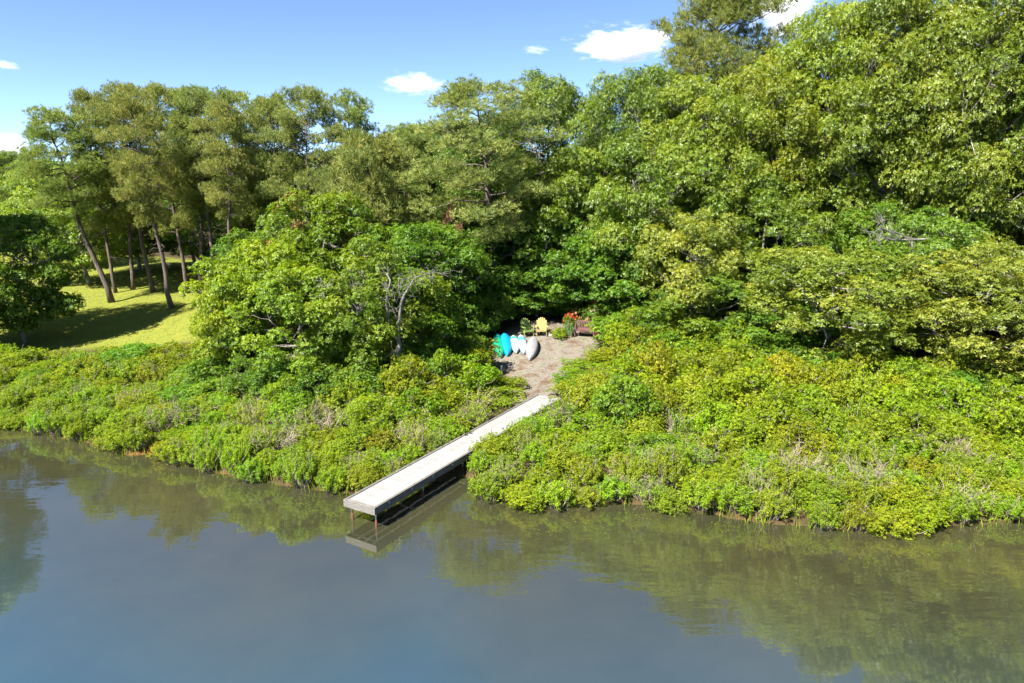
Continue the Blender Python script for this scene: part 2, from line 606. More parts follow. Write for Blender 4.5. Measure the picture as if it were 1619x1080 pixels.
def gen_broadleaf(seed, H, cb, R, nc, rc, nros, K, Lm, Wm, tr, bark, leaf, spread=1.15, droop=0.25, squash=0.78, top_bias=0.0, sway=0.5, fork=6):
    rng = np.random.default_rng(seed)
    bb = Build()
    # trunk
    n = 9
    zt = np.linspace(0, 0.78 * H, n)
    tx = np.cumsum(rng.normal(0, sway * H / 60, n))
    ty = np.cumsum(rng.normal(0, sway * H / 60, n))
    tx -= tx[0]
    ty -= ty[0]
    TP = np.stack([tx, ty, zt], 1)
    rad = tr * (1 - 0.8 * (zt / zt[-1]) ** 0.9)
    rad[0] *= 1.35
    bb.tube(TP, rad, 8)
    mid = (cb + H) / 2
    hv = (H - cb) / 2
    # limbs
    pts, prad = [TP[k] for k in range(3, n)], [rad[k] for k in range(3, n)]
    for k in range(fork):
        z0 = rng.uniform(0.30, 0.62) * H
        i = np.searchsorted(zt, z0)
        s = TP[min(i, n - 1)]
        an = k * 2 * math.pi / fork + rng.normal(0, 0.35)
        rr = R * rng.uniform(0.5, 0.8)
        e = np.array([math.cos(an) * rr, math.sin(an) * rr, rng.uniform(mid - hv * 0.3, mid + hv * 0.55)])
        c = (s + e) / 2 + np.array([math.cos(an) * rr * 0.18, math.sin(an) * rr * 0.18, -0.04 * H])
        Pb = curve(s, e, rng, 8, ctrl=c, wob=0.035)
        rb = np.linspace(tr * 0.5, tr * 0.12, 8)
        bb.tube(Pb, rb, 6)
        pts += list(Pb[2:])
        prad += list(rb[2:])
    pts = np.array(pts)
    prad = np.array(prad)
    # clump centres
    cs, tries = [], 0
    dmin = rc * 1.05
    while len(cs) < nc and tries < 9000:
        tries += 1
        d = unit(rng.normal(size=3))
        q = rng.uniform(0.35, 0.97) ** 0.5
        if top_bias and d[2] < 0 and rng.random() < top_bias:
            continue
        w = 1.0 + 0.16 * math.sin(3 * math.atan2(d[1], d[0]) + seed) + 0.08 * math.sin(5 * math.atan2(d[1], d[0]) + 2 * seed)
        p = np.array([d[0] * R * w, d[1] * R * w, d[2] * hv]) * q + np.array([tx[-1] * 0.5, ty[-1] * 0.5, mid])
        if all(np.linalg.norm((p - c) * np.array([1, 1, 1.25])) > dmin for c in cs):
            cs.append(p)
        if tries % 1500 == 0:
            dmin *= 0.88
    VV, QQ, TT, off = [], [], [], 0
    for c in cs:
        # branch from the nearest lower limb point
        dist = np.linalg.norm(pts - c, axis=1) + np.where(pts[:, 2] > c[2] - 0.2, 2.0, 0)
        i = int(np.argmin(dist))
        Pb = curve(pts[i], c - np.array([0, 0, rc * 0.25]), rng, 5, sag=-0.06, wob=0.05)
        r0 = min(prad[i] * 0.7, 0.03 + 0.02 * np.linalg.norm(c - pts[i]))
        bb.tube(Pb, np.linspace(r0, 0.012, 5), 4, cap=False)
        for _ in range(5):
            e = c + unit(rng.normal(size=3)) * rc * 0.9 * np.array([1, 1, 0.5])
            bb.tube(curve(Pb[3], e, rng, 3, sag=0.05), [0.014, 0.009, 0.005], 3, cap=False)
        s = rng.uniform(0.75, 1.25)
        P, A = clump_leaves(rng, c, rc * s, rc * s * squash, int(nros * s * s))
        V, Qd = rosettes(rng, P, A, K, Lm, Wm, spread, droop)
        ct = rng.normal(0.45, 0.16)
        hgt = (P[:, 2] - c[2]) / (rc * squash)
        tt = np.clip(ct + rng.normal(0, 0.17, (len(P), 1)) + 0.10 * hgt[:, None] + rng.normal(0, 0.09, (len(P), K)), 0, 1)
        VV.append(V)
        QQ.append(Qd + off)
        TT.append(np.repeat(tt.ravel(), 4))
        off += len(V)
    crown = mesh_np('crown', np.vstack(VV), np.vstack(QQ), leaf, np.concatenate(TT), True)
    return bb.mesh('trunk', bark, True), crown


def gen_pine(seed, H, cb, R, nb, tr, bark, leaf, pads=3, tuft=46, dead=10, rp=0.75, sway=0.6, feather=False):
    rng = np.random.default_rng(seed)
    bb = Build()
    n = 12
    zt = np.linspace(0, H * 0.97, n)
    tx = np.cumsum(rng.normal(0, sway * H / 75, n))
    ty = np.cumsum(rng.normal(0, sway * H / 75, n))
    tx -= tx[0]
    ty -= ty[0]
    TP = np.stack([tx, ty, zt], 1)
    rad = tr * (1 - 0.88 * (zt / zt[-1]) ** 1.1)
    rad[0] *= 1.25
    bb.tube(TP, rad, 8)

    def tr_at(z):
        return np.array([np.interp(z, zt, tx), np.interp(z, zt, ty), z])
    VV, QQ, TT, off = [], [], [], 0
    cen = []
    for k in range(nb):
        f = (k + rng.uniform(0, 1)) / nb
        z = cb + (H * 0.985 - cb) * f
        # rounded, broad top
        prof = (0.55 + 0.45 * min(1, f / 0.35)) * math.sqrt(max(0.03, 1 - max(0, (f - 0.45) / 0.56) ** 2))
        ln = R * prof * rng.uniform(0.55, 1.1)
        an = k * 2.4 + rng.normal(0, 0.5)
        rise = rng.uniform(-0.12, 0.22) + 0.5 * f * f
        s = tr_at(z)
        e = s + np.array([math.cos(an) * ln, math.sin(an) * ln, ln * rise])
        e[2] = min(e[2], H * 1.01)
        Pb = curve(s, e, rng, 7, sag=0.10 - 0.1 * f, wob=0.04)
        r0 = max(0.018, tr * 0.34 * (1 - 0.6 * f))
        bb.tube(Pb, np.linspace(r0, 0.012, 7), 5, cap=False)
        m = pads + (1 if ln > R * 0.75 else 0)
        for j in range(m):
            t = 1.0 - 0.62 * j / max(1, m) * rng.uniform(0.8, 1.15)
            pos = np.array([np.interp(t, np.linspace(0, 1, 7), Pb[:, q]) for q in range(3)])
            if j:
                sd = np.array([-math.sin(an), math.cos(an), 0]) * rng.choice([-1, 1]) * rng.uniform(0.35, 0.9) * ln * 0.4
                p2 = pos + sd + np.array([0, 0, rng.uniform(0.0, 0.3)])
                bb.tube(curve(pos, p2, rng, 4, sag=0.05), [r0 * 0.5, 0.016, 0.012, 0.009], 3, cap=False)
                pos = p2
            cen.append((pos, rp * rng.uniform(0.65, 1.25)))
    for _ in range(dead):
        z = rng.uniform(cb * 0.55, cb + (H - cb) * 0.35)
        an = rng.uniform(0, 6.28)
        ln = rng.uniform(0.5, 1.6)
        s = tr_at(z)
        e = s + np.array([math.cos(an) * ln, math.sin(an) * ln, rng.uniform(-0.3, 0.25)])
        Pb = curve(s, e, rng, 5, sag=0.06, wob=0.07)
        bb.tube(Pb, np.linspace(0.035, 0.008, 5), 3, cap=False)
        for _q in range(3):
            bb.tube(curve(Pb[2 + _q % 3], Pb[2 + _q % 3] + rng.normal(0, 0.3, 3), rng, 3), [0.012, 0.008, 0.005], 3, cap=False)
    for pos, r in cen:
        nt = max(8, int(tuft * (r / rp) ** 2))
        d = unit(rng.normal(size=(nt, 3)))
        q = rng.uniform(0.1, 1, nt)[:, None] ** 0.5
        P = pos + d * q * np.array([r, r, r * (0.58 if not feather else 0.8)]) + np.array([0, 0, 0.08])
        A = unit(d * np.array([0.8, 0.8, 0.4]) + np.array([0, 0, 0.95]) + rng.normal(0, 0.28, (nt, 3)))
        K = 11
        V, Qd = rosettes(rng, P, A, K, 0.25, 0.029, 0.62, 0.03, fold=0.0, jit=1.0)
        ct = rng.normal(0.48, 0.15)
        tt = np.clip(ct + rng.normal(0, 0.24, (nt, 1)) + rng.normal(0, 0.07, (nt, K)), 0, 1)
        VV.append(V)
        QQ.append(Qd + off)
        TT.append(np.repeat(tt.ravel(), 4))
        off += len(V)
    crown = mesh_np('crown', np.vstack(VV), np.vstack(QQ), leaf, np.concatenate(TT), True)
    return bb.mesh('trunk', bark, True), crown


def gen_shrub(seed, R, H, nst, leaf, Lm, Wm, nros, K=5, upright=0.5, twig='twig', bare=0):
    """Leafy stems rising from one root: shoots, each set with whorls of leaves on its upper half."""
    rng = np.random.default_rng(seed)
    bb = Build()
    PP, AA, TI = [], [], []
    for k in range(nst):
        an = k * 2.4 + rng.normal(0, 0.3)
        q = math.sqrt((k + 0.5) / nst) * R * rng.uniform(0.85, 1.08)
        w = 1 + 0.2 * math.sin(3 * an + seed)
        top = H * math.sqrt(max(0.10, 1 - (q / (R * 1.12)) ** 2)) * rng.uniform(0.78, 1.12)
        e = np.array([math.cos(an) * q * w, math.sin(an) * q * w, top])
        s = np.array([math.cos(an) * q * 0.35, math.sin(an) * q * 0.35, -0.15])
        Pb = curve(s, e, rng, 6, ctrl=np.array([e[0] * 0.85, e[1] * 0.85, top * (0.35 + 0.2 * upright)]), wob=0.03)
        bb.tube(Pb, np.linspace(0.018, 0.005, 6), 3, cap=False)
        ct = rng.normal(0.48, 0.17)
        m = int(nros / nst)
        t = rng.uniform(0.42, 1.02, m) ** 0.8
        base = np.stack([np.interp(t, np.linspace(0, 1, 6), Pb[:, c]) for c in range(3)], 1)
        spread = 0.13 + 0.20 * (1 - upright)
        jit = rng.normal(0, spread * R * 0.75, (m, 3)) * (1.15 - 0.75 * t[:, None])
        PP.append(base + jit)
        ax = unit(np.array([e[0], e[1], 0]) / R * 0.5 + np.array([0, 0, 0.6 + upright * 0.5]))
        AA.append(unit(ax + rng.normal(0, 0.38, (m, 3))))
        TI.append(np.clip(ct + 0.22 * (t - 0.75) + rng.normal(0, 0.14, m), 0, 1))
    P, A, TI = np.vstack(PP), np.vstack(AA), np.concatenate(TI)
    V, Qd = rosettes(rng, P, A, K, Lm, Wm, 0.95, 0.12, fold=0.2)
    tt = np.clip(TI[:, None] + rng.normal(0, 0.08, (len(P), K)), 0, 1)
    for _ in range(bare):
        an = rng.uniform(0, 6.28)
        q = R * rng.uniform(0.2, 1.0)
        e = np.array([math.cos(an) * q, math.sin(an) * q, H * rng.uniform(0.6, 1.12) * math.sqrt(max(0.2, 1 - (q / R / 1.2) ** 2))])
        Pb = curve(e * np.array([0.4, 0.4, 0.0]), e, rng, 6, wob=0.06)
        bb.tube(Pb, np.linspace(0.016, 0.006, 6), 3, cap=False)
        for j in range(4):
            g = Pb[2 + j % 4]
            bb.tube(curve(g, g + rng.normal(0, 0.16, 3) + np.array([0, 0, 0.14]), rng, 3), [0.008, 0.006, 0.004], 3, cap=False)
    return bb.mesh('stems', M[twig], False), mesh_np('foliage', V, Qd, leaf, np.repeat(tt.ravel(), 4), True)


def gen_bare(seed, R, H, nst, twig='dead_twig', depth=3, thick=0.016):
    """Leafless grey brush."""
    rng = np.random.default_rng(seed)
    bb = Build()

    def grow(p, d, ln, r, lev):
        e = p + d * ln
        Pb = curve(p, e, rng, 4, wob=0.09)
        bb.tube(Pb, np.linspace(r, r * 0.55, 4), 3 if lev else 4, cap=False)
        if lev >= depth:
            return
        for _ in range(3 if lev else 4):
            k = rng.integers(1, 4)
            nd = unit(d + rng.normal(0, 0.55, 3) + np.array([0, 0, 0.12]))
            grow(Pb[k], nd, ln * rng.uniform(0.45, 0.75), r * 0.55, lev + 1)
    for k in range(nst):
        an = k * 2.4
        d = unit(np.array([math.cos(an) * R / H, math.sin(an) * R / H, 1.0]) * np.array([1, 1, 0.9]) + rng.normal(0, 0.2, 3))
        grow(np.array([math.cos(an) * 0.1, math.sin(an) * 0.1, -0.1]), d, H * rng.uniform(0.45, 0.7), thick, 0)
    return bb.mesh('branches', M[twig], False)


# ------------------------------------------------------------------ plant stock (meshes shared by copies)
STOCK = {}
OAKS = [gen_broadleaf(11 + k, 16, 4.2, 5.0, 150, 0.98, 205, 6, 0.130, 0.057, 0.30, M['oak_bark'], M['oak'], spread=1.15, droop=0.32) for k in range(3)]
MIDS = [gen_broadleaf(31 + k, 9, 1.4, 3.4, 84, 0.76, 150, 6, 0.125, 0.056, 0.15, M['oak_bark'], M['oak'], spread=1.15, droop=0.28) for k in range(3)]
MAPS = [gen_broadleaf(51 + k, 7, 0.7, 2.8, 76, 0.64, 130, 6, 0.115, 0.062, 0.10, M['oak_bark'], M['maple'], spread=1.2, droop=0.25, squash=0.75) for k in range(3)]
UNDR = [gen_broadleaf(71 + k, 3.6, 0.2, 1.8, 30, 0.58, 95, 6, 0.12, 0.06, 0.05, M['oak_bark'], M['maple'], spread=1.1, droop=0.2, squash=0.7) for k in range(3)]
PINE = [gen_pine(91 + k, 15, [6.2, 5.2, 7.0, 4.6][k], [3.4, 3.8, 3.0, 4.2][k], [40, 46, 36, 50][k], 0.23, M['pine_bark'], M['needle'], tuft=44) for k in range(4)]
DPINE = gen_pine(131, 15, 7.0, 4.3, 62, 0.24, M['pine_bark'], M['needle'], pads=4, rp=0.66, tuft=40, sway=0.4)
YPINE = [gen_pine(101, 8, 1.6, 2.6, 46, 0.12, M['pine_bark'], M['needle'], pads=3, rp=0.62, feather=True, dead=4)]
RUST = gen_broadleaf(111, 4.2, 0.9, 1.15, 20, 0.36, 46, 6, 0.11, 0.035, 0.07, M['pine_bark'], M['rust_needle'], spread=0.9, droop=0.2)
MND = [gen_broadleaf(181 + k, 2.1, 0.0, 1.45, 30, 0.42, 75, 6, 0.088, 0.044, 0.035, M['twig'], M['shrub'], spread=1.05, droop=0.15, squash=0.8, fork=5) for k in range(3)]
SHR = [gen_shrub(201 + k, 1.05, 1.35, 46, M['shrub'], 0.085, 0.040, 1500, 5, 0.35) for k in range(4)]
UPR = [gen_shrub(221 + k, 0.85, 1.05, 52, M['shrub'], 0.085, 0.030, 1150, 5, 1.0, bare=10, twig='twig') for k in range(3)]
TWG = [gen_shrub(241 + k, 0.95, 1.10, 30, M['shrub'], 0.075, 0.032, 520, 5, 0.7, bare=30, twig='dead_twig') for k in range(2)]
BARE = [gen_bare(261 + k, 0.9, 1.1, 12) for k in range(2)]


def deep(Y):
    return Y if Y < 34 else 34 + (Y - 34) * 0.72


def make_tree(name, stock, px, Y, top, wide, label, cat='tree', group=None, col=(1, 1, 1), lean=(0, 0), H0=16.0, R0=5.0, rz=None, zmax=1.35, by_base=False):
    """px / top: where the crown's centre and tip stand in the picture; wide: crown width there (pixels)."""
    Y = deep(Y)
    tp = at(px, top, Y)
    x = tp.x if not by_base else at(px, 470, Y).x
    g = hz(x, Y)
    hgt = tp.z - g
    sz = hgt / H0
    depth = Y * CT - (tp.z * 0.6 - CAM_H) * ST
    sx = wide / F * depth / (2 * R0)
    r = empty(name, (x, Y, g - 0.08), random.uniform(0, 6.28) if rz is None else rz)
    r.scale = (sx, sx, sz)
    if lean != (0, 0):
        e = Euler((lean[1], lean[0], 0)).to_matrix() @ Euler((0, 0, r.rotation_euler.z)).to_matrix()
        r.rotation_euler = e.to_euler()
    link('trunk', stock[0], r)
    c = link('crown', stock[1], r)
    j = [random.uniform(0.92, 1.08) for _ in range(3)]
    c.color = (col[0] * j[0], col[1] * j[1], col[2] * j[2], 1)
    tag(r, label, cat, group)
    return r


# ------------------------------------------------------------------ pines
PG = 'pitch pines standing on the lawn edge'
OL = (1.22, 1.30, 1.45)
pines = [  # stock, base px, Y, top py, width px, lean, label
    (2, 176, -478, 172, 118, -0.20, 'tall pine leaning left over the lawn, dark bare lower trunk'),
    (3, 184, -463, 152, 105, -0.05, 'pine directly behind the leaning pine on the lawn'),
    (1, 243, -462, 146, 118, 0.00, 'pine with dark trunk, right of the leaning pine, set back on the lawn'),
    (0, 270, -487, 158, 112, -0.06, 'front pine with pale scaly trunk, nearest the mown lawn'),
    (3, 299, -463, 143, 120, -0.07, 'pine with pale straight trunk behind the front pine'),
    (2, 322, -455, 147, 105, 0.02, 'pine with slim trunk deep in the shade of the grove'),
    (0, 345, -462, 150, 110, 0.00, 'thick trunked pine beside the yellow-green shoreline tree'),
    (1, 395, 60.0, 157, 125, 0.00, 'pine rising behind the yellow-green shoreline tree, rounded top'),
    (0, 440, 57.0, 168, 110, 0.03, 'pine at the inner end of the grove above the rust-brown dead pine'),
    (3, 500, 55.0, 148, 130, 0.00, 'dark pine with open crown and visible upper trunk, centre left skyline'),
    (2, 566, 58.0, 156, 105, 0.03, 'thin topped pine at the inner edge of the grove, against the sky'),
    (1, 782, 46.5, 146, 235, -0.10, 'broad crowned pine with curved bare trunk behind the clearing'),
    (0, 212, -458, 163, 100, 0.02, 'slim pine between the leaning pine and the dark trunked pine'),
    (2, 372, 54.0, 172, 95, 0.05, 'slim pine tucked behind the small yellow-green tree'),
    (3, 468, 60.0, 160, 110, -0.02, 'pine half hidden between the rust-brown pine and the dark open pine'),
    (0, 640, 57.0, 205, 110, 0.0, 'low pine between the thin topped pine and the broad pine'),
]
for k, (st, px, Y, top, wide, lean, lab) in enumerate(pines):
    R0 = [3.4, 3.8, 3.0, 4.2][st]
    if Y < 0:                                                  # foot seen in the photograph
        foot = ground(px, -Y)
        Y = 34 + (foot.y - 34) / 0.72
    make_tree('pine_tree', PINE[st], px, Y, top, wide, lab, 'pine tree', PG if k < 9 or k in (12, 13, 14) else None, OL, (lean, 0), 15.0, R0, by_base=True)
make_tree('pine_tree', DPINE, 1138, 54.0, 2, 225, 'tall pine topping the oaks against the sky, above a gap of blue', 'pine tree', None, (1.0, 0.95, 0.9), (0, 0), 15.0, 4.3)
make_tree('pine_tree', YPINE[0], 585, 47.0, 232, 160, 'young feathery pine with soft full crown in front of the grove', 'pine tree', None, (1.2, 1.32, 1.4), (0, 0), 8.0, 2.6)
for px, Y, top, wide, lab in ((452, 46.0, 305, 66, 'small rust-brown dead pine at the left end of the grove'),
                              (708, 44.5, 322, 34, 'small rust-brown dead pine below the broad crowned pine')):
    make_tree('dead_pine', RUST, px, Y, top, wide, lab, 'dead tree', None, (0.95, 1.12, 1.2), (0, 0), 4.2, 1.1)

# ------------------------------------------------------------------ broadleaf trees
oaks = [  # stock list, index, px, Y, top py, width px, colour, label
    (OAKS, 0, 872, 53.0, 112, 190, (0.85, 0.98, 1.0), 'tall dark green oak behind the broad pine, rounded crown on the skyline'),
    (OAKS, 1, 1003, 48.0, 98, 190, (0.92, 1.0, 1.0), 'tall oak left of the skyline pine, crown over the pale bare trunk'),
    (OAKS, 2, 1115, 44.0, 112, 200, (1.24, 1.2, 0.9), 'yellow-green oak directly below the skyline pine'),
    (OAKS, 0, 1245, 46.0, 70, 210, (1.24, 1.2, 0.9), 'yellow-green oak just right of the skyline pine'),
    (OAKS, 1, 1330, 45.0, -8, 220, (1.2, 1.18, 0.95), 'tall oak beneath the cloud, crown cut by the top of the picture'),
    (OAKS, 2, 1450, 42.0, -45, 240, (1.2, 1.14, 1.0), 'tall oak with thick forking trunk in the gap of the wood'),
    (OAKS, 0, 1585, 39.0, -70, 260, (1.18, 1.17, 1.0), 'tall oak at the right edge, upper crown out of the picture'),
    (OAKS, 1, 1720, 37.0, -60, 260, (1.0, 1.0, 0.95), 'tall oak beyond the right edge, only its side in the picture'),
    (MIDS, 0, 935, 47.0, 232, 190, (0.95, 1.02, 1.0), 'drooping oak behind the bench, boughs over the clearing'),
    (MIDS, 1, 1030, 42.0, 205, 200, (0.95, 1.02, 1.0), 'middle-sized oak with pale slanting trunk behind the bench'),
    (MIDS, 2, 1095, 37.5, 322, 170, (1.5, 1.38, 1.6), 'pale olive small oak standing out before the darker trees'),
    (MIDS, 0, 1215, 40.0, 285, 200, (0.95, 1.02, 0.95), 'middle-sized oak below the yellow-green skyline oaks'),
    (MIDS, 1, 1330, 32.5, 380, 270, (1.42, 1.32, 1.5), 'wide spreading olive oak over the right thicket'),
    (MIDS, 2, 1565, 30.0, 382, 270, (1.45, 1.32, 1.5), 'spreading olive oak at the right edge of the thicket'),
    (MIDS, 1, 1775, 28.5, 360, 250, (1.2, 1.2, 1.2), 'spreading oak just beyond the right edge'),
    (MIDS, 2, 1930, 27.0, 330, 260, (1.2, 1.2, 1.2), 'spreading oak well beyond the right edge'),
    (MAPS, 0, 1860, 24.5, 470, 260, (1.3, 1.2, 1.0), 'light green tree on the bank beyond the right edge'),
    (OAKS, 2, 1900, 36.0, -60, 260, (1.1, 1.1, 1.0), 'tall oak well beyond the right edge'),
    (MAPS, 1, -150, 40.0, 380, 200, (1.1, 1.1, 1.0), 'light green tree on the bank beyond the left edge'),
    (MIDS, 0, 1470, 35.0, 335, 190, (0.9, 1.05, 0.9), 'dark oak between the two spreading olive oaks'),
    (MIDS, 1, 1660, 33.5, 300, 220, (1.0, 1.0, 1.0), 'oak at the right edge above the spreading olive oak'),
    (MAPS, 0, 1130, 36.5, 425, 210, (0.95, 1.0, 1.0), 'dark green broadleaf tree below the pale olive oak'),
    (MAPS, 1, 1235, 33.5, 470, 170, (1.0, 1.05, 1.0), 'low green broadleaf tree left of the spreading olive oak'),
    (MAPS, 2, 1395, 37.5, 330, 180, (0.95, 1.0, 0.9), 'broadleaf tree by the fallen pale limbs in the wood'),
    (MAPS, 2, 1032, 43.0, 395, 150, (0.85, 0.95, 1.0), 'dark broadleaf tree behind the bench and red azalea'),
    (MAPS, 1, 920, 45.5, 380, 150, (0.8, 0.95, 1.0), 'dark broadleaf tree behind the yellow chair'),
    (MAPS, 0, 850, 46.6, 400, 130, (0.9, 1.0, 1.0), 'dark broadleaf tree directly behind the two garden chairs'),
    (MAPS, 0, 505, 41.0, 302, 200, (1.15, 1.12, 0.9), 'bright green domed tree in front of the rust-brown pine'),
    (MAPS, 1, 405, 33.5, 378, 190, (1.75, 1.42, 0.8), 'yellow-green tree at the lawn end of the left thicket'),
    (MAPS, 2, 350, 32.5, 425, 110, (1.75, 1.42, 0.8), 'small yellow-green tree leaning out over the lawn'),
    (MAPS, 0, 470, 31.0, 420, 190, (1.35, 1.25, 0.95), 'light green tree left of the bare forked trunk'),
    (MAPS, 2, 575, 31.5, 385, 200, (1.3, 1.22, 1.0), 'light green tree around the bare forked trunk'),
    (MAPS, 1, 640, 32.5, 455, 170, (1.12, 1.16, 0.95), 'green tree between the bare forked trunk and the kayaks'),
    (MAPS, 1, 678, 40.0, 352, 180, (0.85, 1.0, 1.0), 'dark green tree under the broad crowned pine'),
    (MAPS, 0, 610, 41.5, 355, 170, (0.95, 1.05, 1.0), 'green tree below the young feathery pine'),
    (MAPS, 2, 757, 45.0, 405, 120, (0.72, 0.92, 1.0), 'dark tree beside the broad pine trunk'),
    (OAKS, 2, -205, 41.0, 60, 200, (0.62, 0.85, 1.0), 'dark oak beyond the left edge, shading the lawn'),
    (MAPS, 0, 8, 44.5, 335, 165, (0.95, 1.05, 1.0), 'dark low broadleaf tree at the left edge of the lawn'),
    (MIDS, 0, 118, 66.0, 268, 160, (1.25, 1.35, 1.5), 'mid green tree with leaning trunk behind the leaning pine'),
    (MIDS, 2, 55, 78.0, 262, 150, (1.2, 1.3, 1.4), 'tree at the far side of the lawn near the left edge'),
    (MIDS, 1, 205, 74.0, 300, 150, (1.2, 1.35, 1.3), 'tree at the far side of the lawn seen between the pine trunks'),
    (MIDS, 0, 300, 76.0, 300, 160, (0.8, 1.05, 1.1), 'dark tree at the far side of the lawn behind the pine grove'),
    (OAKS, 1, 655, 62.0, 190, 150, (0.85, 1.0, 1.0), 'green oak between the pine grove and the broad pine'),
    (OAKS, 0, 760, 60.0, 180, 170, (0.8, 0.98, 1.0), 'oak behind the broad crowned pine'),
]
for lst, i, px, Y, top, wide, col, lab in oaks:
    H0, R0 = {id(OAKS): (16, 5.0), id(MIDS): (9, 3.4), id(MAPS): (7, 2.8)}[id(lst)]
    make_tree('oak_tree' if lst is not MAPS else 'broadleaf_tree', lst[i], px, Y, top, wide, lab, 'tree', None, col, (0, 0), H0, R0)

# far side of the lawn and the deep wood: trees that nothing tells apart
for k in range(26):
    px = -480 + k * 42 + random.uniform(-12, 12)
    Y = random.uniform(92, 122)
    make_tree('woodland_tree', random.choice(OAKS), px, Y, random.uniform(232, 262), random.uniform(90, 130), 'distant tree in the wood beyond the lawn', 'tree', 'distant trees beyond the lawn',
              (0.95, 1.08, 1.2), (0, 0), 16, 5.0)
for k in range(22):
    px = 420 + k * 66 + random.uniform(-20, 20)
    Y = random.uniform(56, 72)
    t = 185 - max(0, px - 880) * 0.22
    make_tree('woodland_tree', random.choice(OAKS), px, Y, t + random.uniform(25, 60), random.uniform(150, 190), 'tree deep in the wood behind the front row', 'tree', 'trees deep in the wood',
              (0.85, 1.0, 1.0), (0, 0), 16, 5.0)
for k in range(26):                                                   # the wood goes on behind
    px = 560 + k * 54 + random.uniform(-20, 20)
    make_tree('woodland_tree', random.choice(MIDS), px, random.uniform(62, 80), random.uniform(250, 300), random.uniform(120, 150), 'lower tree far back in the wood', 'tree', 'lower trees far back in the wood',
              (0.95, 1.02, 1.0), (0, 0), 9, 3.4)
for k in range(30):                                                   # understorey that closes the wood below the crowns
    px = 400 + k * 46 + random.uniform(-15, 15)
    Y = random.uniform(47, 54) if px < 900 else random.uniform(41, 50)
    make_tree('woodland_sapling', random.choice(MAPS), px, Y, random.uniform(330, 410), random.uniform(130, 180), 'leafy sapling in the shade of the wood', 'tree', 'saplings in the wood',
              (0.8, 0.98, 1.0), (0, 0), 7, 2.8)

# ------------------------------------------------------------------ shrubs
DOCK_O = Vector((-5.16, 19.46, 0.70))
DX, DY = 0.498, 0.867


def dock_uv(x, y):
    a, b = x - DOCK_O.x, y - DOCK_O.y
    return a * DX + b * DY, a * DY - b * DX          # along, to the right


def make_shrub(name, stock, x, y, sx, sz, col, label, cat='shrub', group=None):
    r = empty(name, (x, y, hz(x, y) - 0.03), random.uniform(0, 6.28))
    r.scale = (sx, sx, sz)
    link('stems', stock[0], r)
    f = link('foliage', stock[1], r)
    j = [random.uniform(0.88, 1.1), random.uniform(0.92, 1.08), random.uniform(0.8, 1.2)]
    f.color = (col[0] * j[0], col[1] * j[1], col[2] * j[2], 1)
    return tag(r, label, cat, group)


BACK = [(-60, 37), (-22, 36.5), (-16, 36), (-13, 34.5), (-9.5, 32.5), (-2, 34), (2, 36), (6, 38), (9, 35), (12, 33), (18, 31), (26, 28), (40, 26)]
bkx, bky = np.array([p[0] for p in BACK], float), np.array([p[1] for p in BACK], float)
_d = lambda u, w: (DOCK_O.x + DX * u + DY * w, DOCK_O.y + DY * u - DX * w)
_dk = [_d(7.5, 0.0), _d(12.7, 0.0), _d(12.7, 1.0), _d(10.0, 0.75), _d(7.5, 0.55)]
DKX, DKY = np.array([q[0] for q in _dk]), np.array([q[1] for q in _dk])
spots = []
rs = np.random.default_rng(5)
for _ in range(26000):
    x = rs.uniform(-38, 30)
    s0 = float(shore(x))
    y = rs.uniform(s0 - 0.1, 44)
    if y > np.interp(x, bkx, bky) or abs(x) > y * 0.86 + 4.5:
        continue
    d = y - s0
    u, w = dock_uv(x, y)
    tall = float(smooth(2, 9, d))
    r = 0.62 + 0.50 * tall + rs.uniform(-0.1, 0.12)
    if -1.0 < u < 13.5 and -(0.55 if u < 7 else 0.8) * r - 0.1 < w < 1.24 + (0.62 * r if u < 6 else 1.3 * r):
        continue
    if float(poly_signed(np.array([x]), np.array([y]), CLX, CLY)[0]) < 0.75 * r:
        continue
    if any((x - q[0]) ** 2 + (y - q[1]) ** 2 < (0.78 * (r + q[2]) * 0.80) ** 2 for q in spots):
        continue
    hh = 1.35 * r * (0.85 + 0.42 * tall) * 1.05                 # keep the view from the water to the clearing open
    hide = False
    for sx in (-0.7 * r, 0, 0.7 * r):
        for q in (0.35, 0.7, 1.0):
            k = CAM_H / (CAM_H - hh * q - float(height(x, y)) + 0.8)
            if float(poly_signed(np.array([(x + sx) * k]), np.array([y * k]), CLX, CLY)[0]) < -0.15:
                hide = True
            kd = (CAM_H - 0.7) / max(1.0, CAM_H - hh * q - float(height(x, y)))
            if kd > 1 and float(poly_signed(np.array([(x + sx) * kd]), np.array([y * kd]), DKX, DKY)[0]) < 0.1:
                hide = True
    if hide:
        if tall < 0.3 or rs.random() < 0.5:
            continue
        tall = -0.9
    spots.append((x, y, r, d, tall))
shrub_jobs = []
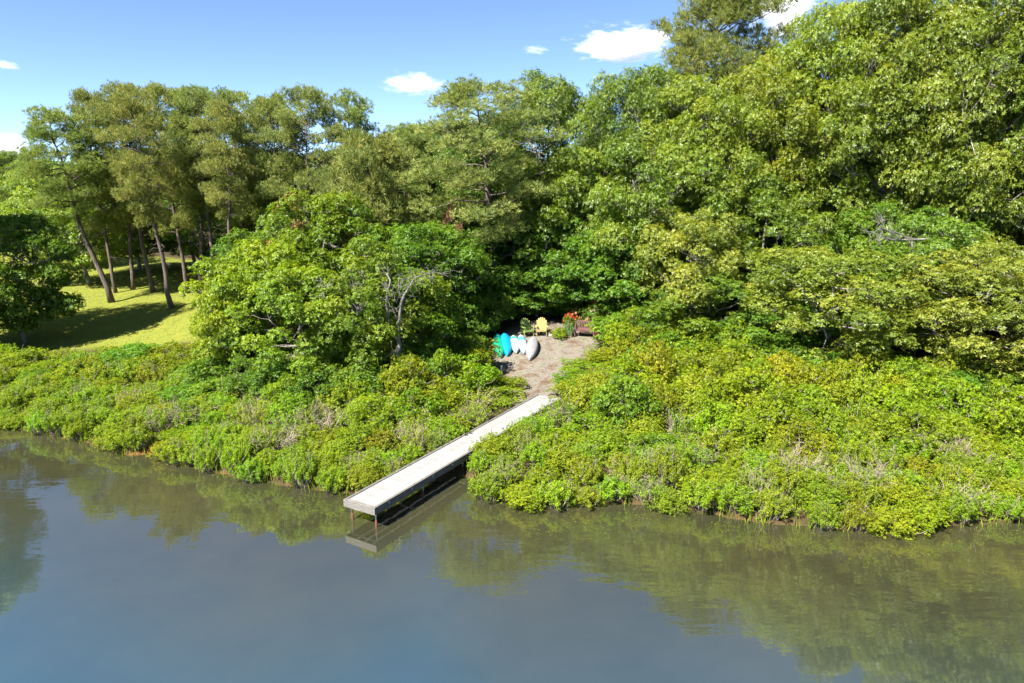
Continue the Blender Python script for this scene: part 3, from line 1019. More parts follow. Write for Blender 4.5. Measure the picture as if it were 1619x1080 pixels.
for x, y, r, d, tall in spots:
    left = dock_uv(x, y)[1] < 0
    rr = rs.random()
    if d < 3.0:
        kind = 'UPR' if rr < 0.64 else ('TWG' if rr < 0.72 else 'SHR')
    elif d < 7.0:
        kind = 'SHR' if rr < 0.62 else ('TWG' if rr < 0.76 else 'UPR')
    else:
        kind = 'SHR' if rr < 0.97 else 'TWG'
    if left and x < -12 and 2.5 < d < 10 and rr > 0.7:
        kind = 'UPR'
    if kind == 'SHR' and d > 4.5 and rs.random() < 0.62:
        kind = 'MND'
    if kind in ('SHR', 'MND') and d > 2.5 and rs.random() < 0.15:
        kind = 'DRK'
    stock = {'UPR': UPR, 'SHR': SHR, 'TWG': TWG, 'MND': MND, 'DRK': UNDR}[kind]
    side = 'left of the dock' if left else 'right of the dock'
    if kind == 'UPR':
        col, lab, grp, nm = (1.0, 1.05, 1.1), 'upright bright green waterside shrub on the bank ' + side, 'waterside shrubs ' + side, 'waterside_shrub'
        sx, sz = r * 1.15, r * 1.15
    elif kind == 'TWG':
        col, lab, grp, nm = (0.95, 1.0, 1.3), 'thinly leaved shrub with bare grey twigs on the bank ' + side, 'twiggy shrubs ' + side, 'twiggy_shrub'
        sx, sz = r * 1.15, r * 1.1
    else:
        col, lab, grp, nm = ((1.0, 1.0, 1.0) if left else (1.02, 1.0, 1.0)), 'rounded yellow-green leafy shrub in the thicket ' + side, 'thicket shrubs ' + side, 'thicket_shrub'
        sx, sz = r * 1.12, r * (0.85 + 0.42 * tall)
        if left and x < -10:
            sz *= 0.62
        if kind == 'DRK':
            sx *= 0.60
            sz *= 0.42
            col = (1.25, 1.3, 1.0)
        if kind == 'MND':
            sx *= 0.80
            sz *= 0.68
    lump = math.sin(x * 0.9 + 0.6 * y) * math.cos(y * 0.8 - 0.35 * x) + 0.6 * math.sin(1.9 * x - y)
    sz *= (1.0 if d < 5 else 1.02) * float(np.clip(1.0 + 0.24 * lump + rs.normal(0, 0.10), 0.6, 1.5))
    hue = float(np.clip(rs.normal(0, 1), -1.6, 1.3))
    col = (col[0] * (1 + 0.055 * hue) * 0.97, col[1] * (1 + rs.normal(0, 0.06)), col[2])
    ppx = 809.5 + F * x / (y * CT + (CAM_H - 0.8) * ST)
    if left:
        where = next(t for q, t in ((60, 'by the left edge'), (140, 'below the dark left tree'), (215, 'left of the orange inlet'), (285, 'above the orange inlet'), (350, 'right of the orange inlet'),
                                    (430, 'below the yellow-green tree'), (520, 'below the light green tree'), (600, 'below the forked bare trunk'), (690, 'left of the dock'), (5000, 'between dock and kayaks')) if ppx < q)
    else:
        where = next(t for q, t in ((800, 'right beside the dock'), (870, 'right of the dock'), (950, 'below the bench'), (1030, 'below the drooping oak'), (1110, 'below the pale olive oak'), (1190, 'below the dark broadleaf tree'),
                                    (1270, 'near the bleached branch'), (1350, 'below the spreading olive oak'), (1440, 'below the pale dead limbs'), (1530, 'near the right edge'), (5000, 'at the right edge')) if ppx < q)
    row = "at the water's edge" if d < 1.1 else ('just behind the waterside' if d < 2.6 else ('low on the bank' if d < 4.6 else ('halfway up the bank' if d < 7.5 else ('high on the bank' if d < 11 else 'at the top of the bank'))))
    look = ('tall ' if sz > 1.25 else ('low ' if sz < 0.85 else '')) + ('lime ' if hue > 0.45 else ('green ' if hue < -0.45 else 'yellow-green '))
    noun = {'UPR': 'upright shrub', 'TWG': 'twiggy shrub', 'SHR': 'rounded shrub', 'MND': 'clumpy shrub', 'DRK': 'dark leaved shrub'}[kind]
    shrub_jobs.append((look + noun + ' ' + row + ' ' + where, ppx, make_shrub(nm, stock[int(rs.integers(len(stock)))], x, y, sx, sz, col, lab, 'shrub', grp)))
by = {}
for lab, ppx, o in shrub_jobs:
    by.setdefault(lab, []).append((ppx, o))
for lab, mem in by.items():
    mem.sort(key=lambda t: t[0])
    for k, (ppx, o) in enumerate(mem):
        pre = '' if len(mem) == 1 else (('leftmost ', 'rightmost ') if len(mem) == 2 else ('leftmost ',) + (('middle ',) if len(mem) == 3 else ('second leftmost ', 'third leftmost ', 'fourth leftmost ', 'fifth leftmost ', 'sixth leftmost ')[:len(mem) - 2]) + ('rightmost ',))[k]
        o['label'] = pre + lab

big = [  # px, Y, height, width, colour, label
    (1030, 37.2, 2.0, 3.0, (1.0, 1.0, 1), 'big yellow-green bush just right of the brown bench'), (1085, 34.2, 2.4, 3.4, (1.02, 1.0, 1), 'big domed bush below the pale olive oak'),
    (1052, 30.6, 1.8, 2.9, (1.0, 1.02, 1), 'big rounded bush in the thicket below the pale bare trunk'), (1152, 31.0, 2.1, 3.1, (1.08, 1.0, 1), 'big lime bush below the dark green broadleaf tree'),
    (1240, 29.2, 2.3, 3.0, (1.1, 1.0, 1), 'big lime bush left below the spreading olive oak'), (1330, 28.0, 2.2, 3.1, (1.0, 1.0, 1), 'big domed bush under the middle of the spreading olive oak'),
    (1425, 27.2, 2.4, 3.3, (1.05, 1.0, 1), 'big bush right below the spreading olive oak'), (1505, 26.2, 2.1, 2.9, (1.0, 1.03, 1), 'big green bush second from the right edge'),
    (1590, 25.2, 2.2, 3.1, (1.06, 1.0, 1), 'big bush at the right edge below the bare pale branches'), (1128, 27.4, 1.6, 2.5, (0.95, 1.0, 1), 'rounded bush in the middle of the right thicket'),
    (1288, 25.4, 1.6, 2.5, (1.0, 1.0, 1), 'rounded bush just above the bleached dead branch'), (1462, 23.8, 1.6, 2.5, (1.05, 1.02, 1), 'rounded bush low on the bank near the right edge'),
    (990, 30.8, 1.5, 2.6, (1.0, 1.0, 1), 'rounded bush right of the path end of the dock'), (1010, 27.0, 1.4, 2.3, (1.0, 1.0, 1), 'rounded bush right of the middle of the dock'),
    (712, 30.6, 1.5, 2.4, (0.95, 1.0, 1), 'rounded hedge bush left of the path below the kayaks'), (655, 28.2, 1.5, 2.4, (1.0, 1.0, 1), 'rounded hedge bush left of the dock below the forked trunk'),
    (585, 26.6, 1.4, 2.3, (1.0, 1.02, 1), 'rounded bush halfway along the left side of the dock'), (150, 33.5, 1.2, 2.6, (1.05, 1.0, 1), 'broad low bush between the lawn and the water'),
    (60, 36.0, 1.2, 2.8, (0.95, 1.0, 1), 'broad low bush below the dark left tree'), (250, 34.0, 1.3, 2.6, (1.0, 1.0, 1), 'broad bush at the lawn end of the left thicket')]
for k, (px, Y, h, w, col, lab) in enumerate(big):
    Y = deep(Y)
    make_shrub('large_bush', MND[k % 3], at(px, 600, Y).x, Y, w / 2.9, h / 2.1, col, lab, 'bush')

# shade-loving shrubs that close the woods' edge
edge = [  # px, py (foot), Y, height m, width m
    (735, 40.0, 2.6, 2.6), (765, 41.5, 2.6, 2.4), (692, 37.0, 2.6, 2.6), (738, 36.6, 1.5, 2.2), (722, 33.8, 2.2, 2.4), (782, 43.2, 2.4, 2.2), (815, 46.2, 2.6, 2.4), (850, 47.0, 2.6, 2.4), (880, 46.8, 2.6, 2.2),
    (900, 46.3, 2.4, 2.0), (930, 45.8, 2.6, 2.2), (965, 45.0, 2.8, 2.4), (985, 43.2, 2.8, 2.2), (1010, 42.0, 2.6, 2.4), (1035, 40.0, 2.5, 2.2), (1060, 38.0, 2.4, 2.4), (1095, 36.0, 2.4, 2.4), (1140, 34.5, 2.3, 2.4),
    (1190, 33.0, 2.3, 2.2), (1250, 31.0, 2.2, 2.2), (1310, 30.2, 2.2, 2.2), (1380, 29.5, 2.2, 2.4), (1450, 28.5, 2.2, 2.4), (1530, 27.6, 2.2, 2.2), (1600, 27.2, 2.2, 2.4), (1660, 26.8, 2.3, 2.4),
    (560, 29.0, 2.0, 2.4), (610, 29.4, 2.0, 2.2), (665, 30.4, 2.2, 2.4), (500, 28.8, 2.0, 2.2), (440, 29.4, 2.2, 2.4), (385, 30.4, 2.2, 2.2), (330, 31.4, 2.0, 2.2)]
for px, Y, h, w in edge:
    Y = deep(Y)
    x = at(px, 520, Y).x
    near = 'left of the clearing' if px < 790 else ('behind the clearing' if px < 1000 else 'right of the clearing')
    make_shrub('woodland_shrub', random.choice(UNDR), x, Y, w / 3.6, h / 3.6, (0.95, 1.05, 1.0), 'dark green shrub at the wood edge ' + near, 'shrub', 'shrubs at the foot of the wood ' + near)

# leafless brush
for px, py, s, lab in ((440, 700, 1.2, 'grey leafless brush on the bank left of the dock, beside a yellow-green shrub'), (520, 672, 1.3, 'pale leafless brush below the bare forked trunk'),
                       (265, 668, 1.1, 'grey leafless brush above the orange inlet'), (300, 655, 1.2, 'grey leafless brush below the small yellow-green tree'),
                       (1120, 655, 1.2, 'grey leafless brush in the middle of the right thicket'), (1265, 742, 1.0, 'bleached dead branches standing out of the right thicket'),
                       (1375, 760, 1.1, 'reddish grey brush near the water, far right'), (1010, 760, 1.0, 'grey brush by the water right of the dock'),
                       (1485, 715, 1.1, 'tangled grey brush in the thicket near the right edge'), (1612, 610, 1.4, 'bare pale branches at the right edge below the olive oak')):
    p = ground(px, py + 14)
    o = link('leafless_brush', BARE[random.randrange(2)], None, (p.x, p.y, hz(p.x, p.y)))
    o.scale = (s, s, s)
    o.rotation_euler.z = random.uniform(0, 6)
    tag(o, lab, 'shrub', 'leafless brush in the thickets')

# ------------------------------------------------------------------ dock
def deck_material():
    m, nt, N, L, b = new_mat('white_deck_panel')
    tc = N.new('ShaderNodeTexCoord')
    n1 = noise(N, L, tc.outputs['Object'], 2.2, 6, 0.7)
    rp = ramp(N, [(0.32, (0.205, 0.20, 0.188)), (0.47, (0.295, 0.29, 0.28)), (0.75, (0.345, 0.34, 0.33))])
    L.new(n1.outputs[0], rp.inputs[0])
    oi = N.new('ShaderNodeObjectInfo')
    rv = ramp(N, [(0.0, (0.93, 0.925, 0.91)), (1.0, (1.08, 1.08, 1.08))])
    L.new(oi.outputs['Random'], rv.inputs[0])
    L.new(mixrgb(N, L, 1.0, rp.outputs[0], rv.outputs[0], 'MULTIPLY'), b.inputs['Base Color'])
    b.inputs['Roughness'].default_value = 0.75
    tr = N.new('ShaderNodeBsdfTranslucent')
    tr.inputs['Color'].default_value = (0.62, 0.66, 0.68, 1)
    mx = N.new('ShaderNodeMixShader')
    mx.inputs[0].default_value = 0.28
    L.new(b.outputs[0], mx.inputs[1])
    L.new(tr.outputs[0], mx.inputs[2])
    L.new(mx.outputs[0], N['Material Output'].inputs['Surface'])
    return m


def wood_material(name, dark, light, along='X', scale=3.0):
    m, nt, N, L, b = new_mat(name)
    tc = N.new('ShaderNodeTexCoord')
    mp = N.new('ShaderNodeMapping')
    mp.inputs['Scale'].default_value = (1.2, 14, 14) if along == 'X' else ((14, 1.2, 14) if along == 'Y' else (14, 14, 1.2))
    L.new(tc.outputs['Object'], mp.inputs['Vector'])
    n1 = noise(N, L, mp.outputs[0], scale, 6, 0.7)
    rp = ramp(N, [(0.3, dark), (0.68, light)])
    L.new(n1.outputs[0], rp.inputs[0])
    L.new(rp.outputs[0], b.inputs['Base Color'])
    b.inputs['Roughness'].default_value = 0.85
    b.inputs['Specular IOR Level'].default_value = 0.2
    bp = N.new('ShaderNodeBump')
    bp.inputs['Strength'].default_value = 0.5
    bp.inputs['Distance'].default_value = 0.01
    L.new(n1.outputs[0], bp.inputs['Height'])
    L.new(bp.outputs[0], b.inputs['Normal'])
    return m


M['deck'] = deck_material()
M['wx'] = wood_material('weathered_board_lengthwise', (0.055, 0.050, 0.043), (0.17, 0.158, 0.14), 'X')
M['wy'] = wood_material('weathered_board_crosswise', (0.065, 0.060, 0.053), (0.23, 0.215, 0.195), 'Y')
M['galv'] = plain_material('galvanised_pipe', (0.30, 0.34, 0.37), 0.5, 0.5, 0.2, 8, 0.4)
M['rust'] = plain_material('rusty_pipe', (0.105, 0.042, 0.025), 0.9, 0.2, 0.35, 12)
DL, DW = 12.75, 1.24
dock = tag(empty('dock', (DOCK_O.x, DOCK_O.y, 0), math.atan2(DY, DX)), 'long narrow white decked dock on thin metal legs running from the path into the water', 'dock')
ZT = 0.70
RAIL = 0.085
npan = 84
pl = (DL - 0.10) / npan
pm = Build().box((0, 0, 0), (pl - 0.004, DW - 2 * RAIL - 0.006, 0.022)).mesh('deck_plank', M['deck'])
for k in range(npan):
    link('deck_plank', pm, dock, (0.10 + pl * (k + 0.5), -DW / 2, ZT - 0.011 + random.uniform(-0.002, 0.002)))
nr = 4
rl = DL / nr
for side in (0, 1):
    yy = -RAIL / 2 if side == 0 else -DW + RAIL / 2
    rm = Build().box((0, 0, 0), (rl - 0.006, RAIL, 0.045)).mesh('edge_rail', M['wx'])
    fm = Build().box((0, 0, 0), (rl - 0.006, 0.036, 0.185)).mesh('side_board', M['wx'])
    for k in range(nr):
        link('edge_rail', rm, dock, (rl * (k + 0.5), yy, ZT + 0.004 + 0.002 * (k % 2)))
        link('side_board', fm, dock, (rl * (k + 0.5), (-0.019 if side == 0 else -DW + 0.019), ZT - 0.115))
for k in range(4):
    yy = -0.16 - k * (DW - 0.32) / 3
    link('stringer', Build().box((0, 0, 0), (DL - 0.12, 0.04, 0.14)).mesh('stringer', M['wx']), dock, (DL / 2 + 0.05, yy, ZT - 0.094))
link('end_cap_board', Build().box((0, 0, 0), (0.095, DW - 2 * RAIL - 0.008, 0.030)).mesh('end_cap_board', M['wy']), dock, (0.048, -DW / 2, ZT + 0.002))
link('end_board', Build().box((0, 0, 0), (0.04, DW + 0.01, 0.10)).mesh('end_board', M['wy']), dock, (-0.021, -DW / 2, ZT - 0.024))
link('end_board', Build().box((0, 0, 0), (0.04, DW + 0.01, 0.125)).mesh('end_board', M['wy']), dock, (-0.023, -DW / 2, ZT - 0.140))
M['dark_metal'] = plain_material('dark_blue_metal', (0.055, 0.072, 0.09), 0.5, 0.5, 0.2, 8, 0.3)
cm = Build().box((0, 0, 0), (0.075, 0.03, 0.20)).mesh('side_cleat', M['dark_metal'])
for k in range(11):
    link('side_cleat', cm, dock, (0.62 + 1.13 * k, -DW - 0.018, ZT - 0.122))
for k in range(6):
    for side in (0, 1):
        X = 0.16 + k * 2.35
        yy = -0.14 if side == 0 else -DW + 0.14
        wx_, wy_ = DOCK_O.x + DX * X - DY * yy * 0 + (-DY) * yy, DOCK_O.y + DY * X + DX * yy
        gz = hz(wx_, wy_)
        if gz > 0.55:
            continue
        lg = link('leg', Build().tube([(0, 0, ZT - 0.05), (0, 0, 0.24)], 0.026, 10).mesh('leg', M['galv'], True), dock, (X, yy, 0))
        link('rusted_foot', Build().tube([(0, 0, 0.24), (0, 0.0, gz - 0.3)], 0.029, 10).mesh('rusted_foot', M['rust'], True), lg)
    link('cross_pipe', Build().tube([(0, -0.02, 0), (0, -DW + 0.02, 0)], 0.022, 8).mesh('cross_pipe', M['galv'], True), dock, (0.16 + k * 2.35, 0, ZT - 0.19))

# ------------------------------------------------------------------ kayaks and canoe
M['kgreen'] = plain_material('green_plastic', (0.003, 0.22, 0.12), 0.38, 0.5, 0.10, 3)
M['kdgreen'] = plain_material('dark_green_plastic_and_shade', (0.004, 0.12, 0.10), 0.4, 0.5, 0.10, 3)  # deck and rims, also the shade painted on the green kayak's stern
M['kturq'] = plain_material('turquoise_plastic', (0.004, 0.20, 0.36), 0.35, 0.5, 0.08, 3)
M['kcyan'] = plain_material('cyan_plastic', (0.06, 0.26, 0.36), 0.35, 0.5, 0.08, 3)
M['kteal'] = plain_material('teal_stripe', (0.01, 0.30, 0.42), 0.4, 0.5, 0.08, 3)
M['kwhite'] = plain_material('white_plastic', (0.30, 0.325, 0.34), 0.35, 0.5, 0.05, 3)
M['kgrey'] = plain_material('grey_canoe', (0.19, 0.19, 0.195), 0.5, 0.4, 0.10, 3)


def hull_mesh(name, L_, W, hk, mat, flip=1.0, s0=-1.0, s1=1.0, grow=0.0, n=25, k=13, flat=0.55):
    """One shell of a boat lying keel up; x runs to the bow."""
    s = np.linspace(s0, s1, n)
    half = W / 2 * np.clip(1 - np.abs(s) ** 2.3, 0, 1) ** 0.85 + 0.006
    sheer = -0.05 * (np.abs(s) ** 2.5)                       # upturned boat: its ends dip
    keel = hk * (0.42 + 0.58 * np.clip(1 - np.abs(s) ** 3.0, 0, 1))
    V = []
    for i in range(n):
        a = np.linspace(0, math.pi, k)
        y = np.cos(a) * (half[i] + grow)
        zz = np.sin(a) ** flat
        ridge = 0.06 * np.exp(-((a - math.pi / 2) / 0.28) ** 2)
        z = flip * (keel[i] + grow) * zz * (1 - 0.06) + flip * ridge * keel[i] + sheer[i]
        V.append(np.stack([np.full(k, s[i] * L_ / 2), y, z], 1))
    V = np.vstack(V)
    I = (np.arange(n - 1)[:, None] * k + np.arange(k - 1)[None]).ravel()
    Q = np.stack([I, I + k, I + k + 1, I + 1], 1) if flip > 0 else np.stack([I, I + 1, I + k + 1, I + k], 1)
    return mesh_np(name, V, Q, mat, None, True)


def kayak(name, bow, stern, L_, W, hk, top, deck, label, stripe_or_shade=None, cat='kayak', band=None):
    b_ = ground(*bow)
    bx, by = b_.x, b_.y
    sx_, sy_ = bx + stern, by + 3.4                              # stern: sideways offset at the far end
    ang = math.atan2(by - sy_, bx - sx_)
    cx, cy_ = bx - math.cos(ang) * L_ / 2, by - math.sin(ang) * L_ / 2
    g = hz(cx, cy_)
    slope = math.atan2(hz(cx - math.cos(ang), cy_ - math.sin(ang)) - hz(cx + math.cos(ang), cy_ + math.sin(ang)), 2.0)
    r = empty(name, (cx, cy_, g + 0.16), ang)
    r.rotation_euler = Euler((0, slope + R_(2.5), ang))
    link('hull', hull_mesh('hull', L_, W, hk, top), r)
    if deck is not None:
        d = link('deck', hull_mesh('deck', L_, W * 1.0, hk * 0.42, deck, -1.0), r)
        link('cockpit_rim', Build().tube([(math.cos(t) * 0.36 - 0.15, math.sin(t) * W * 0.33, -hk * 0.42 - 0.01) for t in np.linspace(0, 6.28, 20)], 0.014, 5).mesh('cockpit_rim', M['kdgreen'], True), d)
    for sg in (-1, 1):
        s = np.linspace(-0.985, 0.985, 31)
        half = W / 2 * np.clip(1 - np.abs(s) ** 2.3, 0, 1) ** 0.85 + 0.010
        link('gunwale', Build().tube(np.stack([s * L_ / 2, sg * half, -0.05 * np.abs(s) ** 2.5], 1), 0.014, 5).mesh('gunwale', deck or M['kgrey'], True), r)
    if stripe_or_shade is not None:
        link('stripe_or_shade', hull_mesh('stripe_or_shade', L_, W, hk, stripe_or_shade, 1.0, band[0], band[1], 0.004, 7), r)  # colour bands of the hulls, and the green kayak's painted stern shade
    return tag(r, label, cat, 'boats lying upturned in a row on the clearing')


kayak('kayak', (792.5, 568), -0.36, 3.2, 0.62, 0.27, M['kgreen'], M['kdgreen'], 'green kayak lying upturned, leftmost of the boats on the clearing', M['kdgreen'], band=(-0.98, -0.30))  # dark green stern band is shade painted on the hull
kayak('kayak', (803, 565), -0.28, 2.95, 0.65, 0.28, M['kturq'], M['kturq'], 'turquoise kayak lying upturned beside the green kayak')
kayak('kayak', (817, 561), -0.30, 2.3, 0.50, 0.22, M['kwhite'], M['kcyan'], 'short white kayak with teal band beside the turquoise kayak', M['kteal'], band=(-0.55, -0.30))
kayak('kayak', (829, 562), -0.26, 2.5, 0.48, 0.22, M['kwhite'], M['kcyan'], 'white and pale blue kayak between the short white kayak and the grey canoe', M['kcyan'], band=(-0.45, -0.05))
kayak('canoe', (838, 572), 0.34, 3.0, 0.64, 0.28, M['kgrey'], None, 'grey canoe lying upturned, rightmost of the boats on the clearing', cat='canoe')
M['log'] = wood_material('old_timber', (0.12, 0.09, 0.07), (0.30, 0.24, 0.19), 'X')
_k = ground(815, 546)
rk = tag(empty('boat_rack', (_k.x, _k.y, _k.z), R_(4)), 'low timber rail carrying the raised sterns of the upturned boats', 'rack')
link('rail', Build().box((0, 0, 0.13), (2.5, 0.07, 0.07)).mesh('rail', M['log']), rk)
for sx in (-1.1, 0, 1.1):
    link('post', Build().box((sx, 0, 0.0), (0.08, 0.08, 0.18)).mesh('post', M['log']), rk)

# ------------------------------------------------------------------ garden chairs and bench
M['cgreen'] = wood_material('green_painted_wood', (0.14, 0.19, 0.045), (0.20, 0.26, 0.07), 'Z', 1.5)
M['cyellow'] = wood_material('yellow_painted_wood', (0.30, 0.215, 0.07), (0.36, 0.275, 0.10), 'Z', 1.5)
M['bench'] = wood_material('brown_bench_wood', (0.07, 0.032, 0.028), (0.15, 0.080, 0.070), 'X', 2.0)


def adirondack(px, py, rz, mat, label):
    """Faces its own -Y."""
    x, y, _z = ground(px, py)
    y += 0.3
    r = empty('garden_chair', (x, y, hz(x, y)), rz)
    tl = R_(24)
    for k in range(6):                                         # fan of back slats with a rounded head
        xx = (k - 2.5) * 0.094
        ln = 0.80 - 0.028 * (k - 2.5) ** 2
        b = Build().box((0, 0, ln / 2), (0.086, 0.020, ln - 0.03), taper=1.06)
        o = link('back_slat', b.mesh('back_slat', mat), r, (xx, 0.17, 0.27))
        o.rotation_euler = (-tl, R_(1.6) * (k - 2.5), 0)
        link('slat_tip', Build().tube([(0, -0.010, 0), (0, 0.010, 0)], 0.045, 12).mesh('slat_tip', mat), o, (0, 0, ln - 0.018))
    for k in range(6):
        o = link('seat_slat', Build().box((0, 0, 0), (0.54, 0.078, 0.02)).mesh('seat_slat', mat), r, (0, -0.36 + k * 0.088, 0.375 - k * 0.019))
        o.rotation_euler = (R_(-12), 0, 0)
    for s in (-1, 1):
        link('front_leg', Build().box((0, 0, 0.27), (0.035, 0.10, 0.54)).mesh('front_leg', mat), r, (s * 0.300, -0.33, 0))
        o = link('side_rail', Build().beam((0, -0.37, 0.33), (0, 0.50, 0.05), 0.03, 0.10).mesh('side_rail', mat), r, (s * 0.262, 0, 0))
        link('armrest', Build().box((0, 0, 0), (0.125, 0.72, 0.024)).mesh('armrest', mat), r, (s * 0.325, -0.06, 0.554))
        link('arm_support', Build().box((0, 0, 0), (0.03, 0.05, 0.26)).mesh('arm_support', mat), r, (s * 0.31, 0.25, 0.41))
    link('apron', Build().box((0, 0, 0), (0.56, 0.022, 0.10)).mesh('apron', mat), r, (0, -0.40, 0.325))
    o = link('back_brace', Build().box((0, 0, 0), (0.66, 0.03, 0.05)).mesh('back_brace', mat), r, (0, 0.36, 0.53))
    r.scale = (0.93, 0.93, 0.93)
    return tag(r, label, 'chair', 'slatted garden chairs on the clearing')


adirondack(833.5, 533, R_(20), M['cgreen'], 'green slatted garden chair with fan back beside the dark shrubs')
adirondack(856.5, 532, R_(-2), M['cyellow'], 'pale yellow slatted garden chair with fan back right of the green chair')

_b = ground(925, 534)
_b.y += 0.25
bn = tag(empty('bench', (_b.x, _b.y, hz(_b.x, _b.y)), R_(-14)), 'small brown slatted wooden bench at the back corner of the clearing', 'bench')
for k in range(10):
    o = link('back_slat', Build().box((0, 0, 0.22), (0.055, 0.018, 0.42)).mesh('back_slat', M['bench']), bn, ((k - 4.5) * 0.105, 0.21, 0.44))
    o.rotation_euler = (R_(-13), 0, 0)
for z, h, yo in ((0.885, 0.085, 0.312), (0.46, 0.06, 0.214)):
    o = link('back_rail', Build().box((0, 0, 0), (1.12, 0.04, h)).mesh('back_rail', M['bench']), bn, (0, yo, z))
    o.rotation_euler = (R_(-13), 0, 0)
for k in range(4):
    link('seat_slat', Build().box((0, 0, 0), (1.14, 0.098, 0.024)).mesh('seat_slat', M['bench']), bn, (0, -0.22 + k * 0.108, 0.432))
for s in (-1, 1):
    link('leg', Build().box((0, 0, 0.31), (0.06, 0.06, 0.62)).mesh('leg', M['bench']), bn, (s * 0.575, -0.25, 0))
    link('leg', Build().beam((0, 0.22, 0), (0, 0.31, 0.88), 0.06, 0.06, (0, 1, 0)).mesh('leg', M['bench']), bn, (s * 0.60, 0, 0))
    link('armrest', Build().box((0, 0, 0), (0.075, 0.56, 0.03)).mesh('armrest', M['bench']), bn, (s * 0.585, -0.02, 0.636))
    link('side_stretcher', Build().box((0, 0, 0), (0.035, 0.44, 0.05)).mesh('side_stretcher', M['bench']), bn, (s * 0.58, -0.02, 0.15))
bn.scale = (0.95, 0.95, 0.95)
link('front_rail', Build().box((0, 0, 0), (1.08, 0.03, 0.075)).mesh('front_rail', M['bench']), bn, (0, -0.255, 0.378))
link('stretcher', Build().box((0, 0, 0), (1.12, 0.035, 0.05)).mesh('stretcher', M['bench']), bn, (0, -0.02, 0.17))


# ------------------------------------------------------------------ garden plants, stones, posts
GB = 42.05 - _b.y + 0.2                                        # how far the garden corner moved forward


def flower_bush(name, px, Y, s, h, leafcol, petalcol, share, label, seed):
    Y -= GB
    x = at(px, 510, Y).x
    r = make_shrub(name, UNDR[seed % 3], x, Y, s / 3.6, h / 3.6, leafcol, label, 'flowering shrub')
    rng = np.random.default_rng(seed)
    n = int(360 * share)
    d = unit(rng.normal(size=(n * 2, 3)))
    d = d[(d[:, 2] > -0.1) & (d[:, 1] < 0.5)][:n]
    P = d * np.array([s / 2, s / 2, h * 0.52]) * rng.uniform(0.9, 1.06, (len(d), 1)) + np.array([0, 0, h * 0.55])
    V, Qd = rosettes(rng, P, d, 5, 0.075, 0.055, 1.15, 0.0, 0.1)
    o = link('blossom', mesh_np('blossom', V, Qd, M['petal'], np.repeat(rng.uniform(0, 1, len(P) * 5), 4)), r)
    o.matrix_parent_inverse = (Matrix.Rotation(r.rotation_euler.z, 4, 'Z') @ Matrix.Diagonal((*r.scale, 1))).inverted()
    o.color = (*petalcol, 1)
    return r


flower_bush('azalea', 901, 43.4, 0.8, 1.05, (1.2, 1.1, 1.0), (0.70, 0.04, 0.02), 0.08, 'azalea with scarlet blossom behind the yellow-green garden plant', 301)
flower_bush('azalea', 911, 43.6, 0.9, 1.25, (1.5, 1.2, 1.2), (0.80, 0.34, 0.18), 0.12, 'azalea with pale orange blossom next to the scarlet azalea', 302)
flower_bush('azalea', 938, 43.0, 1.0, 1.55, (1.7, 1.35, 1.2), (0.80, 0.42, 0.30), 0.2, 'azalea with peach blossom behind the brown bench', 303)
flower_bush('azalea', 948, 43.5, 1.2, 2.3, (0.9, 1.0, 1.0), (0.85, 0.03, 0.13), 0.34, 'azalea with crimson blossom above the blue-grey garden hoops', 304)
flower_bush('azalea', 951, 41.6, 0.7, 0.5, (1.3, 1.2, 1.0), (0.55, 0.05, 0.22), 0.4, 'low clump of bright pink flowers beside the brown bench', 305)
make_shrub('garden_plant', SHR[1], at(884, 525, 41.9 - GB).x, 41.9 - GB, 0.46, 0.50, (1.1, 1.05, 1.2), 'low yellow-green garden plant between the yellow chair and the bench', 'plant')
make_shrub('garden_plant', UPR[1], at(899, 522, 42.3 - GB).x, 42.3 - GB, 0.44, 0.80, (0.75, 0.95, 7.0), 'blue-grey spiky garden plant left of the brown bench', 'plant')
make_shrub('garden_plant', UNDR[0], at(925, 505, 43.2 - GB).x, 43.2 - GB, 0.26, 0.26, (0.9, 1.0, 1.0), 'small dark green shrub between the scarlet and peach azaleas', 'plant')
make_shrub('garden_plant', SHR[2], at(955, 520, 42.4 - GB).x, 42.4 - GB, 0.55, 0.85, (1.1, 1.1, 1.0), 'yellow-green shrub right of the bench below the crimson azalea', 'plant')

M['hoop'] = plain_material('blue_grey_metal', (0.16, 0.24, 0.33), 0.45, 0.5, 0.15, 5, 0.3)
_h = at(943, 500, 43.0 - GB)
hp = tag(empty('garden_hoop', (_h.x, _h.y, hz(_h.x, _h.y)), R_(10)), 'pair of blue-grey metal hoops behind the peach azalea', 'garden hoop')
for k, (cx, rr, top) in enumerate(((0.0, 0.19, 1.55), (0.42, 0.16, 1.25))):
    P = [(cx - rr, 0.02 * k, 0)] + [(cx - rr * math.cos(t), 0.02 * k, top - rr + rr * math.sin(t)) for t in np.linspace(0, math.pi, 14)] + [(cx + rr, 0.02 * k, 0)]
    link('hoop', Build().tube(P, 0.024, 7).mesh('hoop', M['hoop'], True), hp)


